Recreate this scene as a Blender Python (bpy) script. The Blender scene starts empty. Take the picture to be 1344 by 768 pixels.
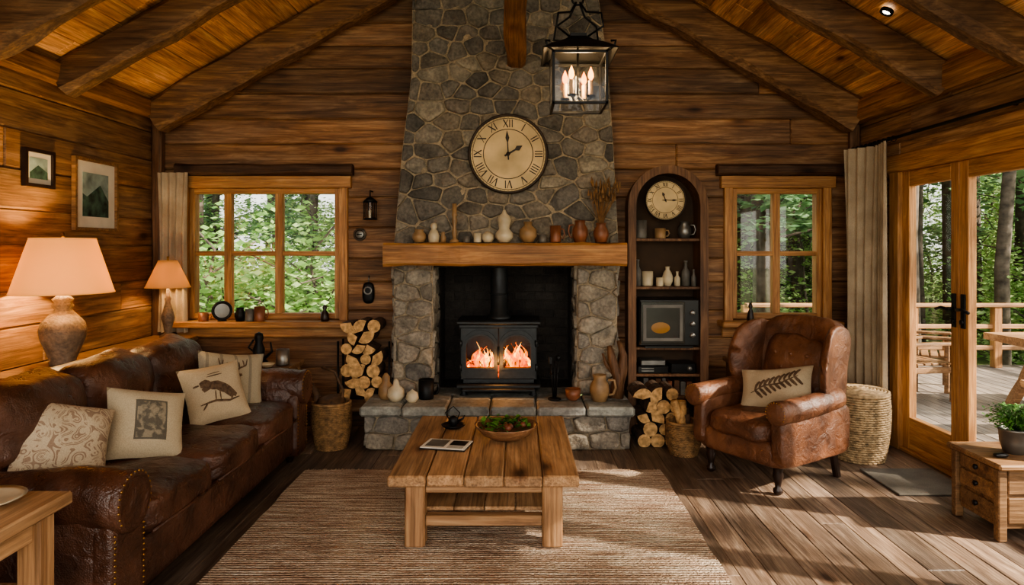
import bpy, bmesh, math, random
from mathutils import Vector, Matrix, noise
random.seed(11)
S = bpy.context.scene
R = random.uniform
pi = math.pi

# ------------------------------------------------------------------ helpers
def C(h, a=1.0):
    h = h.lstrip('#'); o = []
    for i in (0, 2, 4):
        c = int(h[i:i+2], 16)/255
        o.append(c/12.92 if c <= 0.04045 else ((c+0.055)/1.055)**2.4)
    return (*o, a)
def CW(h, ds=.2, g=1.12):   # slightly weathered (less saturated) wood colour
    c = C(h); l = .3*c[0]+.55*c[1]+.15*c[2]
    return tuple(min(1, (x*(1-ds)+l*ds)*g) for x in c[:3])+(1,)
def T(x, y, z): return Matrix.Translation((x, y, z))
def RX(d): return Matrix.Rotation(math.radians(d), 4, 'X')
def RY(d): return Matrix.Rotation(math.radians(d), 4, 'Y')
def RZ(d): return Matrix.Rotation(math.radians(d), 4, 'Z')
def axes(o, u, v, w):
    m = Matrix.Identity(4)
    for i, c in enumerate((u, v, w)):
        for j in range(3): m[j][i] = c[j]
    for j in range(3): m[j][3] = o[j]
    return m
_cube = {}
def unit(seg):
    if seg not in _cube:
        bm = bmesh.new(); bmesh.ops.create_cube(bm, size=2)
        if seg > 1: bmesh.ops.subdivide_edges(bm, edges=bm.edges[:], cuts=seg-1, use_grid_fill=True)
        bm.verts.index_update()
        _cube[seg] = ([v.co.copy() for v in bm.verts], [[v.index for v in f.verts] for f in bm.faces]); bm.free()
    return _cube[seg]

class MB:
    def __init__(s, M=None): s.v=[]; s.f=[]; s.m=[]; s.s=[]; s.M = M or Matrix.Identity(4)
    def add(s, vs, fs, mat=0, smooth=False, M=None):
        o = len(s.v); X = s.M @ M if M is not None else s.M
        s.v += [tuple(X @ Vector(p)) for p in vs]
        for f in fs:
            s.f.append([i+o for i in f]); s.m.append(mat); s.s.append(smooth)
    def box(s, a, b, mat=0, bev=0.004, M=None):
        a = Vector(a); b = Vector(b); c = (a+b)/2; h = (b-a)/2
        h = Vector([abs(x) for x in h]); bev = min(bev, min(h)*0.6)
        vs = []; idx = {}
        if bev <= 0:
            u, f = unit(1); s.add([(c.x+p.x*h.x, c.y+p.y*h.y, c.z+p.z*h.z) for p in u], f, mat, False, M); return
        for sx in (-1,1):
            for sy in (-1,1):
                for sz in (-1,1):
                    for k in range(3):
                        q = [h.x-bev, h.y-bev, h.z-bev]; q[k] += bev
                        idx[(sx,sy,sz,k)] = len(vs); vs.append((c.x+sx*q[0], c.y+sy*q[1], c.z+sz*q[2]))
        fs = []
        for k in range(3):
            i, j = (k+1)%3, (k+2)%3
            for sg in (-1,1):
                r = []
                for (p, q) in ((-1,-1),(1,-1),(1,1),(-1,1)):
                    t = [0,0,0]; t[k]=sg; t[i]=p; t[j]=q; r.append(idx[(*t,k)])
                fs.append(r if sg > 0 else r[::-1])
            for p in (-1,1):
                for q in (-1,1):
                    t0=[0,0,0]; t0[i]=p; t0[j]=q; t1=list(t0); t0[k]=-1; t1[k]=1
                    r = [idx[(*t0,i)], idx[(*t1,i)], idx[(*t1,j)], idx[(*t0,j)]]
                    fs.append(r if p*q < 0 else r[::-1])
        for sx in (-1,1):
            for sy in (-1,1):
                for sz in (-1,1):
                    r = [idx[(sx,sy,sz,0)], idx[(sx,sy,sz,1)], idx[(sx,sy,sz,2)]]
                    fs.append(r if sx*sy*sz > 0 else r[::-1])
        s.add(vs, fs, mat, False, M)
    def sbox(s, c, h, n=5, seg=8, mat=0, puff=0, M=None, wr=0, ws=6, fn=None):
        u, f = unit(seg); vs = []
        for p in u:
            L = (abs(p.x)**n+abs(p.y)**n+abs(p.z)**n)**(1/n); q = p/L
            z = q.z*(1+puff*(1-q.x*q.x)*(1-q.y*q.y))
            w = Vector((q.x*h[0], q.y*h[1], z*h[2]))
            if wr:
                k = noise.noise(Vector((w.x+c[0]*3, w.y+c[1]*3, w.z+c[2]))*ws)*wr
                w += Vector((q.x, q.y, q.z)).normalized()*k
            if fn: w = fn(w)
            vs.append((w.x+c[0], w.y+c[1], w.z+c[2]))
        s.add(vs, f, mat, True, M)
    def lathe(s, prof, c=(0,0,0), seg=24, mat=0, M=None, smooth=True):
        vs = []; rings = []
        for (r, z) in prof:
            if r < 1e-5: rings.append(len(vs)); vs.append((c[0], c[1], c[2]+z))
            else:
                rings.append([len(vs)+i for i in range(seg)])
                for i in range(seg):
                    a = 2*pi*i/seg; vs.append((c[0]+r*math.cos(a), c[1]+r*math.sin(a), c[2]+z))
        fs = []
        for A, B in zip(rings, rings[1:]):
            for i in range(seg):
                j = (i+1) % seg
                if isinstance(A, int) and isinstance(B, int): continue
                if isinstance(A, int): fs.append([A, B[j], B[i]])
                elif isinstance(B, int): fs.append([A[i], A[j], B])
                else: fs.append([A[i], A[j], B[j], B[i]])
        s.add(vs, fs, mat, smooth, M)
    def tube(s, pts, r, seg=8, mat=0, M=None, closed=False, cap=True, smooth=True):
        pts = [Vector(p) for p in pts]; n = len(pts); vs = []; prev = None
        rr = r if isinstance(r, (list, tuple)) else [r]*n
        for i, p in enumerate(pts):
            if closed: t = pts[(i+1)%n]-pts[i-1]
            else: t = pts[min(i+1,n-1)]-pts[max(i-1,0)]
            t.normalize()
            if prev is None:
                a = Vector((0,0,1)) if abs(t.z) < .9 else Vector((1,0,0)); prev = a-t*a.dot(t)
            prev = prev-t*prev.dot(t); prev.normalize(); b = t.cross(prev)
            for k in range(seg):
                an = 2*pi*k/seg; vs.append(p+(prev*math.cos(an)+b*math.sin(an))*rr[i])
        fs = []
        for i in range(n if closed else n-1):
            j = (i+1) % n
            for k in range(seg):
                l = (k+1) % seg; fs.append([i*seg+k, i*seg+l, j*seg+l, j*seg+k])
        if cap and not closed:
            fs.append(list(range(seg))[::-1]); fs.append([(n-1)*seg+k for k in range(seg)])
        s.add(vs, fs, mat, smooth, M)
    def cyl(s, a, b, r0, r1=None, seg=16, mat=0, M=None):
        s.tube([a, b], [r0, r0 if r1 is None else r1], seg, mat, M, smooth=True)
    def torus(s, c, R0, r, seg=24, sg=6, mat=0, M=None, axis='Z', sx=1, sy=1):
        pts = []
        for i in range(seg):
            a = 2*pi*i/seg; x, y = R0*math.cos(a)*sx, R0*math.sin(a)*sy
            p = {'Z': (x,y,0), 'Y': (x,0,y), 'X': (0,x,y)}[axis]
            pts.append((c[0]+p[0], c[1]+p[1], c[2]+p[2]))
        s.tube(pts, r, sg, mat, M, closed=True)
    def prism(s, poly, w0, w1, mat=0, M=None, matend=None, smooth=False):
        n = len(poly); vs = [(p[0], p[1], w0) for p in poly]+[(p[0], p[1], w1) for p in poly]
        s.add(vs, [[i, (i+1)%n, (i+1)%n+n, i+n] for i in range(n)]+([] if matend is not None else [list(range(n))[::-1], [i+n for i in range(n)]]), mat, smooth, M)
        if matend is not None:
            s.add(vs, [list(range(n))[::-1], [i+n for i in range(n)]], matend, False, M)
    def ring(s, o, i_, w0, w1, mat=0, M=None):
        n = len(o); vs = [(p[0],p[1],w) for w in (w0,w1) for L in (o,i_) for p in L]
        fs = []
        for k in range(n):
            j = (k+1) % n
            fs += [[k, j, n+j, n+k], [2*n+k, 2*n+j, 3*n+j, 3*n+k], [k, j, 2*n+j, 2*n+k], [n+k, n+j, 3*n+j, 3*n+k]]
        s.add(vs, fs, mat, False, M)
    def beam(s, p0, p1, w, h, jit=.008, seg=14, mat=0, up=(0,0,1), ch=.2):
        p0 = Vector(p0); p1 = Vector(p1); t = (p1-p0).normalized(); up = Vector(up)
        sd = t.cross(up).normalized(); up = sd.cross(t).normalized(); vs = []; o = R(0, 99)
        c = ch*min(w, h)
        pr = [(w/2-c,h/2),(w/2,h/2-c),(w/2,-h/2+c),(w/2-c,-h/2),(-w/2+c,-h/2),(-w/2,-h/2+c),(-w/2,h/2-c),(-w/2+c,h/2)]
        for i in range(seg+1):
            c0 = p0.lerp(p1, i/seg)
            for k, (a, b) in enumerate(pr):
                n1 = noise.noise(Vector((i*.45+o, k*.7, 0)))*jit*2; n2 = noise.noise(Vector((i*.45+o, k*.7, 9)))*jit*2
                vs.append(c0+sd*(a+n1)+up*(b+n2))
        fs = [[i*8+k, i*8+(k+1)%8, i*8+8+(k+1)%8, i*8+8+k] for i in range(seg) for k in range(8)]
        fs += [list(range(8))[::-1], [seg*8+k for k in range(8)]]
        s.add(vs, fs, mat, False)
    def build(s, name, mats, parent=None, matrix=None, merge=False, recalc=True):
        me = bpy.data.meshes.new(name); me.from_pydata(s.v, [], s.f)
        for m in (mats if isinstance(mats, (list, tuple)) else [mats]): me.materials.append(m)
        me.polygons.foreach_set('material_index', s.m); me.polygons.foreach_set('use_smooth', s.s)
        if recalc or merge:
            bm = bmesh.new(); bm.from_mesh(me)
            if merge: bmesh.ops.remove_doubles(bm, verts=bm.verts, dist=1e-4)
            if recalc: bmesh.ops.recalc_face_normals(bm, faces=bm.faces)
            bm.to_mesh(me); bm.free()
        ob = bpy.data.objects.new(name, me); S.collection.objects.link(ob)
        if matrix is not None: ob.matrix_world = matrix
        if parent: ob.parent = parent
        return ob

# ------------------------------------------------------------------ materials
class NT:
    def __init__(s, name):
        s.mat = bpy.data.materials.new(name); s.mat.use_nodes = True
        s.t = s.mat.node_tree; s.t.nodes.clear()
        s.out = s.n('ShaderNodeOutputMaterial'); s.b = s.n('ShaderNodeBsdfPrincipled')
        s.l(s.b.outputs[0], s.out.inputs[0])
    def n(s, t, **k):
        nd = s.t.nodes.new(t)
        for a, b in k.items():
            if a.startswith('i_'): nd.inputs[a[2:].replace('_', ' ')].default_value = b
            else: setattr(nd, a, b)
        return nd
    def l(s, a, b): s.t.links.new(a, b)
    def ramp(s, src, stops):
        r = s.n('ShaderNodeValToRGB'); e = r.color_ramp.elements
        while len(e) < len(stops): e.new(.5)
        for x, (p, c) in zip(e, stops): x.position = p; x.color = c
        s.l(src, r.inputs[0]); return r.outputs[0]
    def mix(s, a, b, f, mode='MIX'):
        m = s.n('ShaderNodeMix', data_type='RGBA', blend_type=mode)
        for v, i in ((f,0),(a,6),(b,7)):
            if isinstance(v, (float,int)): m.inputs[i].default_value = v
            elif isinstance(v, tuple): m.inputs[i].default_value = v
            else: s.l(v, m.inputs[i])
        return m.outputs[2]
    def math(s, op, a, b=0.0):
        m = s.n('ShaderNodeMath', operation=op)
        for v, i in ((a,0),(b,1)):
            if isinstance(v, (float,int)): m.inputs[i].default_value = v
            else: s.l(v, m.inputs[i])
        return m.outputs[0]
    def bump(s, h, st=.3, d=.01):
        b = s.n('ShaderNodeBump', i_Strength=st, i_Distance=d); s.l(h, b.inputs['Height']); s.l(b.outputs[0], s.b.inputs['Normal'])

def plain(name, col, rough=.6, metal=0, var=.15, ns=8, bump=.1, emit=None, es=0, bd=.01):
    t = NT(name); co = t.n('ShaderNodeTexCoord'); nz = t.n('ShaderNodeTexNoise', i_Scale=ns, i_Detail=5)
    t.l(co.outputs['Object'], nz.inputs['Vector'])
    c = C(col); d = tuple(x*(1-var*2) for x in c[:3])+(1,); b = tuple(min(1, x*(1+var*1.4)) for x in c[:3])+(1,)
    t.l(t.ramp(nz.outputs[0], [(.3, d), (.7, b)]), t.b.inputs['Base Color'])
    t.b.inputs['Roughness'].default_value = rough; t.b.inputs['Metallic'].default_value = metal
    if bump: t.bump(nz.outputs[0], bump, bd)
    if emit: t.b.inputs['Emission Color'].default_value = C(emit); t.b.inputs['Emission Strength'].default_value = es
    return t.mat

def wood(name, dark, mid, light, axis=0, sc=1.0, rough=.6, var=.3, knots=True, bump=.35, spec=.4, ds=.2, g=1.12, grey=0):
    t = NT(name); co = t.n('ShaderNodeTexCoord'); ge = t.n('ShaderNodeNewGeometry')
    rnd = ge.outputs['Random Per Island']
    off = t.n('ShaderNodeVectorMath', operation='SCALE'); off.inputs[0].default_value = (37, 23, 51); t.l(rnd, off.inputs['Scale'])
    ad = t.n('ShaderNodeVectorMath', operation='ADD'); t.l(co.outputs['Object'], ad.inputs[0]); t.l(off.outputs[0], ad.inputs[1])
    mp = t.n('ShaderNodeMapping'); v = [9*sc]*3; v[axis] = .9*sc; mp.inputs['Scale'].default_value = v; t.l(ad.outputs[0], mp.inputs[0])
    mk = t.n('ShaderNodeMapping'); v = [3.6*sc]*3; v[axis] = 1.5*sc; mk.inputs['Scale'].default_value = v; t.l(ad.outputs[0], mk.inputs[0])
    vo = t.n('ShaderNodeTexVoronoi', i_Scale=1.0); t.l(mk.outputs[0], vo.inputs['Vector'])
    n1 = t.n('ShaderNodeTexNoise', i_Scale=2.2, i_Detail=8, i_Roughness=.68, i_Distortion=.7); t.l(mp.outputs[0], n1.inputs['Vector'])
    mp2 = t.n('ShaderNodeMapping'); v = [60*sc]*3; v[axis] = 1.6*sc; mp2.inputs['Scale'].default_value = v; t.l(ad.outputs[0], mp2.inputs[0])
    n2 = t.n('ShaderNodeTexNoise', i_Scale=1.5, i_Detail=3); t.l(mp2.outputs[0], n2.inputs['Vector'])
    base = t.ramp(n1.outputs[0], [(.25, CW(dark, ds, g)), (.5, CW(mid, ds, g)), (.75, CW(light, ds, g))])
    if grey:
        mg = t.n('ShaderNodeMapping'); v = [5*sc]*3; v[axis] = .8*sc; mg.inputs['Scale'].default_value = v; t.l(ad.outputs[0], mg.inputs[0])
        ng = t.n('ShaderNodeTexNoise', i_Scale=1.0, i_Detail=5); t.l(mg.outputs[0], ng.inputs['Vector'])
        gb = t.ramp(n1.outputs[0], [(.25, CW(dark, .75, g)), (.5, CW(mid, .7, g*.8)), (.75, CW(light, .65, g*.8))])
        base = t.mix(base, gb, t.math('MULTIPLY', t.ramp(ng.outputs[0], [(.42, (0,0,0,1)), (.62, (1,1,1,1))]), grey))
    fine = t.ramp(n2.outputs[0], [(.3, (.5,.48,.46,1)), (.6, (1.08,1.08,1.08,1))])
    c = t.mix(base, fine, .85, 'MULTIPLY')
    br = t.ramp(rnd, [(0, (1-var,1-var,1-var,1)), (.5, (1,.98,.95,1)), (1, (1+var*.8,1+var*.72,1+var*.62,1))])
    c = t.mix(c, br, 1.0, 'MULTIPLY')
    big = t.n('ShaderNodeTexNoise', i_Scale=1.3, i_Detail=3); t.l(co.outputs['Object'], big.inputs['Vector'])
    c = t.mix(c, t.ramp(big.outputs[0], [(.35, (.55,.53,.53,1)), (.62, (1.1,1.1,1.1,1))]), .7, 'MULTIPLY')
    if knots:
        k = t.ramp(vo.outputs['Distance'], [(.05, (.1,.06,.04,1)), (.13, (.75,.65,.6,1)), (.22, (1,1,1,1))])
        c = t.mix(c, k, .9, 'MULTIPLY')
    t.l(c, t.b.inputs['Base Color'])
    t.b.inputs['Roughness'].default_value = rough; t.b.inputs['Specular IOR Level'].default_value = spec
    h = t.math('ADD', n2.outputs[0], n1.outputs[0]); t.bump(h, bump, .006)
    return t.mat

def leather(name, dark, mid, light, rough=.38):
    t = NT(name); co = t.n('ShaderNodeTexCoord')
    n1 = t.n('ShaderNodeTexNoise', i_Scale=4, i_Detail=6, i_Roughness=.6, i_Distortion=.4); t.l(co.outputs['Object'], n1.inputs['Vector'])
    n2 = t.n('ShaderNodeTexNoise', i_Scale=13, i_Detail=4, i_Distortion=1.2); t.l(co.outputs['Object'], n2.inputs['Vector'])
    v = t.n('ShaderNodeTexVoronoi', i_Scale=160); t.l(co.outputs['Object'], v.inputs['Vector'])
    c = t.ramp(n1.outputs[0], [(.3, C(dark)), (.5, C(mid)), (.72, C(light))])
    t.l(c, t.b.inputs['Base Color'])
    t.l(t.ramp(n2.outputs[0], [(.3, (rough-.08,)*3+(1,)), (.7, (rough+.14,)*3+(1,))]), t.b.inputs['Roughness'])
    h = t.math('ADD', t.math('MULTIPLY', n2.outputs[0], 1.0), t.math('MULTIPLY', v.outputs['Distance'], .12)); t.bump(h, .6, .022)
    t.b.inputs['Specular IOR Level'].default_value = .55
    return t.mat

def stone(name, stops, ns=9, bump=.8, rough=.85):
    t = NT(name); co = t.n('ShaderNodeTexCoord'); g = t.n('ShaderNodeNewGeometry')
    n1 = t.n('ShaderNodeTexNoise', i_Scale=ns, i_Detail=9, i_Roughness=.65); t.l(co.outputs['Object'], n1.inputs['Vector'])
    n2 = t.n('ShaderNodeTexNoise', i_Scale=ns*5, i_Detail=4); t.l(co.outputs['Object'], n2.inputs['Vector'])
    base = t.ramp(g.outputs['Random Per Island'], [(i/(len(stops)-1), C(c)) for i, c in enumerate(stops)])
    c = t.mix(base, t.ramp(n1.outputs[0], [(.3, (.45,.45,.45,1)), (.7, (1.4,1.37,1.33,1))]), .9, 'MULTIPLY')
    c = t.mix(c, t.ramp(n2.outputs[0], [(.35, (.68,.68,.68,1)), (.65, (1.2,1.2,1.16,1))]), .8, 'MULTIPLY')
    t.l(c, t.b.inputs['Base Color']); t.b.inputs['Roughness'].default_value = rough
    h = t.math('ADD', n1.outputs[0], t.math('MULTIPLY', n2.outputs[0], .5)); t.bump(h, bump, .026)
    return t.mat

def glass(name, refl=.1):
    t = NT(name); t.t.nodes.remove(t.b)
    a = t.n('ShaderNodeBsdfTransparent'); b = t.n('ShaderNodeBsdfGlossy'); b.inputs['Roughness'].default_value = .02
    m = t.n('ShaderNodeMixShader'); m.inputs[0].default_value = refl
    t.l(a.outputs[0], m.inputs[1]); t.l(b.outputs[0], m.inputs[2]); t.l(m.outputs[0], t.out.inputs[0]); return t.mat

def shade_mat(name, col, es):
    t = NT(name); t.b.inputs['Base Color'].default_value = C(col); t.b.inputs['Roughness'].default_value = .9
    tr = t.n('ShaderNodeBsdfTranslucent'); tr.inputs[0].default_value = C(col)
    co = t.n('ShaderNodeTexCoord'); w = t.n('ShaderNodeTexNoise', i_Scale=180); t.l(co.outputs['Object'], w.inputs['Vector']); t.bump(w.outputs[0], .2, .003)
    m = t.n('ShaderNodeMixShader'); m.inputs[0].default_value = .4
    t.b.inputs['Emission Color'].default_value = C('#ffb45c'); t.b.inputs['Emission Strength'].default_value = es
    t.l(t.b.outputs[0], m.inputs[1]); t.l(tr.outputs[0], m.inputs[2]); t.l(m.outputs[0], t.out.inputs[0]); return t.mat

def emit(name, c1, c2, st, ns=6, clear=0):
    t = NT(name); co = t.n('ShaderNodeTexCoord'); n1 = t.n('ShaderNodeTexNoise', i_Scale=ns, i_Detail=3); t.l(co.outputs['Object'], n1.inputs['Vector'])
    e = t.n('ShaderNodeEmission'); e.inputs[1].default_value = st; t.l(t.ramp(n1.outputs[0], [(.35, C(c1)), (.65, C(c2))]), e.inputs[0])
    if clear:
        mp = t.n('ShaderNodeMapping'); mp.inputs['Scale'].default_value = (38, 38, 13); t.l(co.outputs['Object'], mp.inputs[0])
        n2 = t.n('ShaderNodeTexNoise', i_Scale=1, i_Detail=4, i_Distortion=1.2); t.l(mp.outputs[0], n2.inputs['Vector'])
        tr = t.n('ShaderNodeBsdfTransparent'); m = t.n('ShaderNodeMixShader')
        t.l(t.ramp(n2.outputs[0], [(.40, (.98,.98,.98,1)), (.66, (.2,.2,.2,1))]), m.inputs[0])
        t.l(e.outputs[0], m.inputs[1]); t.l(tr.outputs[0], m.inputs[2]); t.l(m.outputs[0], t.out.inputs[0])
    else: t.l(e.outputs[0], t.out.inputs[0])
    return t.mat

def fabric(name, c1, c2, ws=220, rough=.95, bump=.4):
    t = NT(name); co = t.n('ShaderNodeTexCoord')
    n1 = t.n('ShaderNodeTexNoise', i_Scale=5, i_Detail=6); t.l(co.outputs['Object'], n1.inputs['Vector'])
    n2 = t.n('ShaderNodeTexNoise', i_Scale=ws, i_Detail=2); t.l(co.outputs['Object'], n2.inputs['Vector'])
    c = t.ramp(n1.outputs[0], [(.3, C(c1)), (.7, C(c2))]); c = t.mix(c, t.ramp(n2.outputs[0], [(.35,(.7,.7,.7,1)),(.6,(1.1,1.1,1.1,1))]), .6, 'MULTIPLY')
    t.l(c, t.b.inputs['Base Color']); t.b.inputs['Roughness'].default_value = rough; t.bump(n2.outputs[0], bump, .004)
    return t.mat

def pillow_mat(name, base, ink, kind):
    t = NT(name); co = t.n('ShaderNodeTexCoord'); sp = t.n('ShaderNodeSeparateXYZ'); t.l(co.outputs['Object'], sp.inputs[0])
    ax = t.math('ABSOLUTE', sp.outputs[0]); ay = t.math('ABSOLUTE', sp.outputs[1])
    n2 = t.n('ShaderNodeTexNoise', i_Scale=200, i_Detail=2); t.l(co.outputs['Object'], n2.inputs['Vector'])
    n1 = t.n('ShaderNodeTexNoise', i_Scale=26, i_Detail=4, i_Distortion=.3); t.l(co.outputs['Object'], n1.inputs['Vector'])
    st = .85
    if kind == 'stamp':
        m = t.math('MULTIPLY', t.math('LESS_THAN', ax, .075), t.math('LESS_THAN', ay, .10))
        inner = t.math('MULTIPLY', t.math('LESS_THAN', ax, .067), t.math('LESS_THAN', ay, .092))
        ring = t.math('SUBTRACT', m, inner)
        m = t.math('MAXIMUM', t.math('MULTIPLY', inner, t.ramp(n1.outputs[0], [(.42, (.55,.55,.55,1)), (.54, (1,1,1,1))])), ring)
    elif kind == 'leaf':
        v = t.n('ShaderNodeTexVoronoi', i_Scale=15, feature='SMOOTH_F1'); t.l(co.outputs['Object'], v.inputs['Vector'])
        m = t.math('MULTIPLY', t.math('LESS_THAN', t.math('ABSOLUTE', t.math('SUBTRACT', t.math('SINE', t.math('MULTIPLY', v.outputs['Distance'], 34.0)), .4)), .5), t.math('GREATER_THAN', n1.outputs[0], .45)); st = .6
    elif kind == 'stripe':
        m = t.math('GREATER_THAN', t.math('SINE', t.math('MULTIPLY', sp.outputs[0], 70.0)), .8); st = .6
    else: m = 0.0
    c = t.mix(C(base), C(ink), t.math('MULTIPLY', m, st)); c = t.mix(c, t.ramp(n2.outputs[0], [(.35,(.72,.72,.72,1)),(.6,(1.08,1.08,1.08,1))]), .5, 'MULTIPLY')
    t.l(c, t.b.inputs['Base Color']); t.b.inputs['Roughness'].default_value = .95; t.bump(n2.outputs[0], .4, .004)
    return t.mat

M_wallX = wood('wall_wood_x', '#3f2917', '#875c34', '#b98d5c', 0, 1.0, .62, .40, grey=.3, ds=.12)
M_wallY = wood('wall_wood_y', '#4a2e17', '#94683c', '#c0925e', 1, 1.0, .6, .34, grey=.3, ds=.12)
M_ceil = wood('ceiling_boards', '#785029', '#ba8549', '#e2b478', 1, 1.2, .55, .34, g=1.4, grey=.25, ds=.12)
M_beam = wood('beam_wood', '#3a2512', '#72502e', '#a07a4e', 0, .9, .7, .2, grey=.2, ds=.12)
M_beamy = wood('beam_wood_y', '#5a3a20', '#966838', '#be8e56', 1, .9, .7, .2, ds=.12)
M_floor = wood('floor_wood', '#44342a', '#836a54', '#ae957a', 1, 1.2, .48, .42, spec=.45, ds=.2, g=1.08, grey=.35)
M_trim = wood('trim_wood', '#7e5226', '#ba8144', '#d8a562', 0, 1.3, .5, .12, knots=False, ds=.12)
M_trimz = wood('trim_wood_z', '#7e5226', '#ba8144', '#d8a562', 2, 1.3, .5, .12, knots=False, ds=.12)
M_trimy = wood('trim_wood_y', '#7e5226', '#ba8144', '#d8a562', 1, 1.3, .5, .12, knots=False, ds=.12)
M_dtrim = wood('dark_trim', '#2a1b10', '#54371f', '#755234', 0, 1, .7, .2)
M_mantel = wood('mantel_wood', '#6d4622', '#a87238', '#c99858', 0, 1, .55, .1, ds=.1)
M_table = wood('table_wood', '#785430', '#b48653', '#d6a976', 1, 1.0, .5, .18, ds=.18)
M_tableleg = wood('table_leg_wood', '#744f2c', '#b0804c', '#d0a46e', 2, 1.0, .55, .18, ds=.18)
M_tablex = wood('table_rail_wood', '#744f2c', '#b0804c', '#d0a46e', 0, 1.0, .55, .18, ds=.18)
M_cab = wood('cabinet_wood', '#38230f', '#6e4827', '#93693e', 2, 1.0, .6, .2)
M_cabin = plain('cabinet_inner', '#3d2a18', .8)
M_dark = plain('book_cover_brown', '#5a3b20', .6, 0, .25, 12)
M_chest = wood('chest_boards', '#4a301a', '#84603a', '#aa8052', 0, 1.4, .55, .3, ds=.12)
M_deck = wood('deck_boards', '#5c5045', '#86786a', '#a3978a', 1, 1, .7, .2, ds=.3)
M_rail = wood('rail_wood', '#7a4e2a', '#ad7c48', '#cf9f68', 0, 1, .6, .2)
M_stone = stone('chimney_stone', ['#57534e','#7d766c','#66625d','#8a8073','#555351','#999080','#6e6a65','#827768','#504e4c'])
M_stone2 = stone('pillar_stone', ['#7a746b','#989083','#857f77','#a19685','#726e69'])
M_slab = stone('hearth_slab', ['#828581','#93938c','#777b79','#9a9995'], 7, .5, .7)
M_mortar = stone('mortar', ['#a3937c','#a3937c'], 20, .5)
M_brick = stone('firebox_brick', ['#2c2825','#393430','#221e1c'], 20, .5)
M_iron = plain('black_iron', '#1c1c1d', .5, .6, .2, 20, .1)
M_stove = plain('stove_cast_iron', '#2a2d2f', .48, .4, .15, 30, .15)
M_leather = leather('sofa_leather', '#2e1b13', '#4b2e20', '#694534', .33)
M_leather2 = leather('armchair_leather', '#3a2114', '#66402a', '#8c6044', .42)
M_nail = plain('brass_nail', '#a8824a', .3, 1, .1)
M_dwood = plain('dark_wood', '#24140b', .4, 0, .2, 15)
M_glass = glass('window_glass', .05)
M_sglass = glass('stove_glass', .012)
M_lglass = glass('lantern_glass', .015)
M_wick = plain('wicker', '#94714a', .7, 0, .3, 30, .2)
M_wick2 = plain('pale_wicker', '#ac916c', .75, 0, .3, 30, .2)
M_wickd = plain('dark_wicker', '#4d351e', .7, 0, .3, 30, .2)
M_cream = plain('cream_ceramic', '#c8b99c', .45, 0, .15, 8, .1)
M_tan = plain('tan_ceramic', '#9a7a55', .5, 0, .2, 9, .15)
M_terra = plain('copper_clay', '#86543a', .45, .1, .25, 9, .15)
M_grey = plain('grey_ceramic', '#66625b', .5, 0, .2, 9, .15)
M_lampb = stone('lamp_stoneware', ['#7a6856','#7a6856'], 12, .5, .6)
M_pewter = plain('pewter', '#8b8984', .4, .8, .15)
M_bark = plain('bark', '#54402f', .9, 0, .35, 25, .8, bd=.02)
M_end = plain('log_end', '#c59c68', .8, 0, .28, 30, .3)
M_curt = fabric('curtain_linen', '#94836d', '#bbaa91', 300)
M_face = plain('clock_face', '#cfb484', .6, 0, .14, 5, .02)
M_ink = plain('dark_ink', '#2a1d14', .6, 0, .1)
M_rim = plain('clock_rim', '#33261b', .5, .2, .2)
M_white = plain('white_paper', '#d9d2c4', .8, 0, .05)
M_green = plain('plant_leaves', '#578838', .6, 0, .35, 20, .1)
M_bowl = wood('bowl_wood', '#5a3317', '#8b5f39', '#b08452', 0, 3, .4, .1, knots=False)
M_bowlf = plain('salad_fruit', '#6e3a26', .5, 0, .3, 20)
M_shade = shade_mat('lamp_shade_linen', '#e0bc88', .42)
M_shade2 = shade_mat('small_shade_linen', '#c4a078', .2)
M_fl1 = emit('flame_orange', '#ff3a04', '#ff8414', 3.6, 9, 1)
M_fl2 = emit('flame_core', '#ff8c1c', '#ffcc60', 6.5, 16, 1)
M_ember = emit('embers', '#3a0a00', '#ff5a10', 3, 40)
M_bulb = emit('candle_bulb', '#ff7c1a', '#ffa848', 9)
M_spot = emit('spot_bulb', '#fff0d0', '#ffffff', 12)
M_blk = plain('black_plastic', '#181818', .3, 0, .1)
M_scr = plain('oven_window', '#35322e', .2, .2, .3, 3, 0)
M_dry = plain('dried_grass', '#85633f', .9, 0, .3, 20)

# ------------------------------------------------------------------ camera
cam = bpy.data.cameras.new('camera'); co = bpy.data.objects.new('camera', cam); S.collection.objects.link(co)
co.location = (0, 0, 1.5); co.rotation_euler = (pi/2, 0, 0)
cam.sensor_width = 36; cam.lens = 24; cam.shift_x = -8/1344; cam.shift_y = -59/1344; cam.clip_start = .05; cam.clip_end = 200
S.camera = co

# ------------------------------------------------------------------ room
XL, XR, YB = -3.05, 2.85, 5.75
ZW, RXc, SL = 2.68, -0.1, .57
ZR = ZW+2.95*SL; Y0 = -1.6

mb = MB(); x = XL-.1; random.seed(3)
while x < XR+.05:
    w = R(.13, .19); y = Y0-R(0, 1.5)
    while y < YB+.45:
        L = R(1.6, 3.2); mb.box((x, y, -.05), (min(x+w, XR+.1), min(y+L, YB+.45), -R(0,.002)), 0, .004); y += L
    x += w
mb.build('floor', M_floor)

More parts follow.
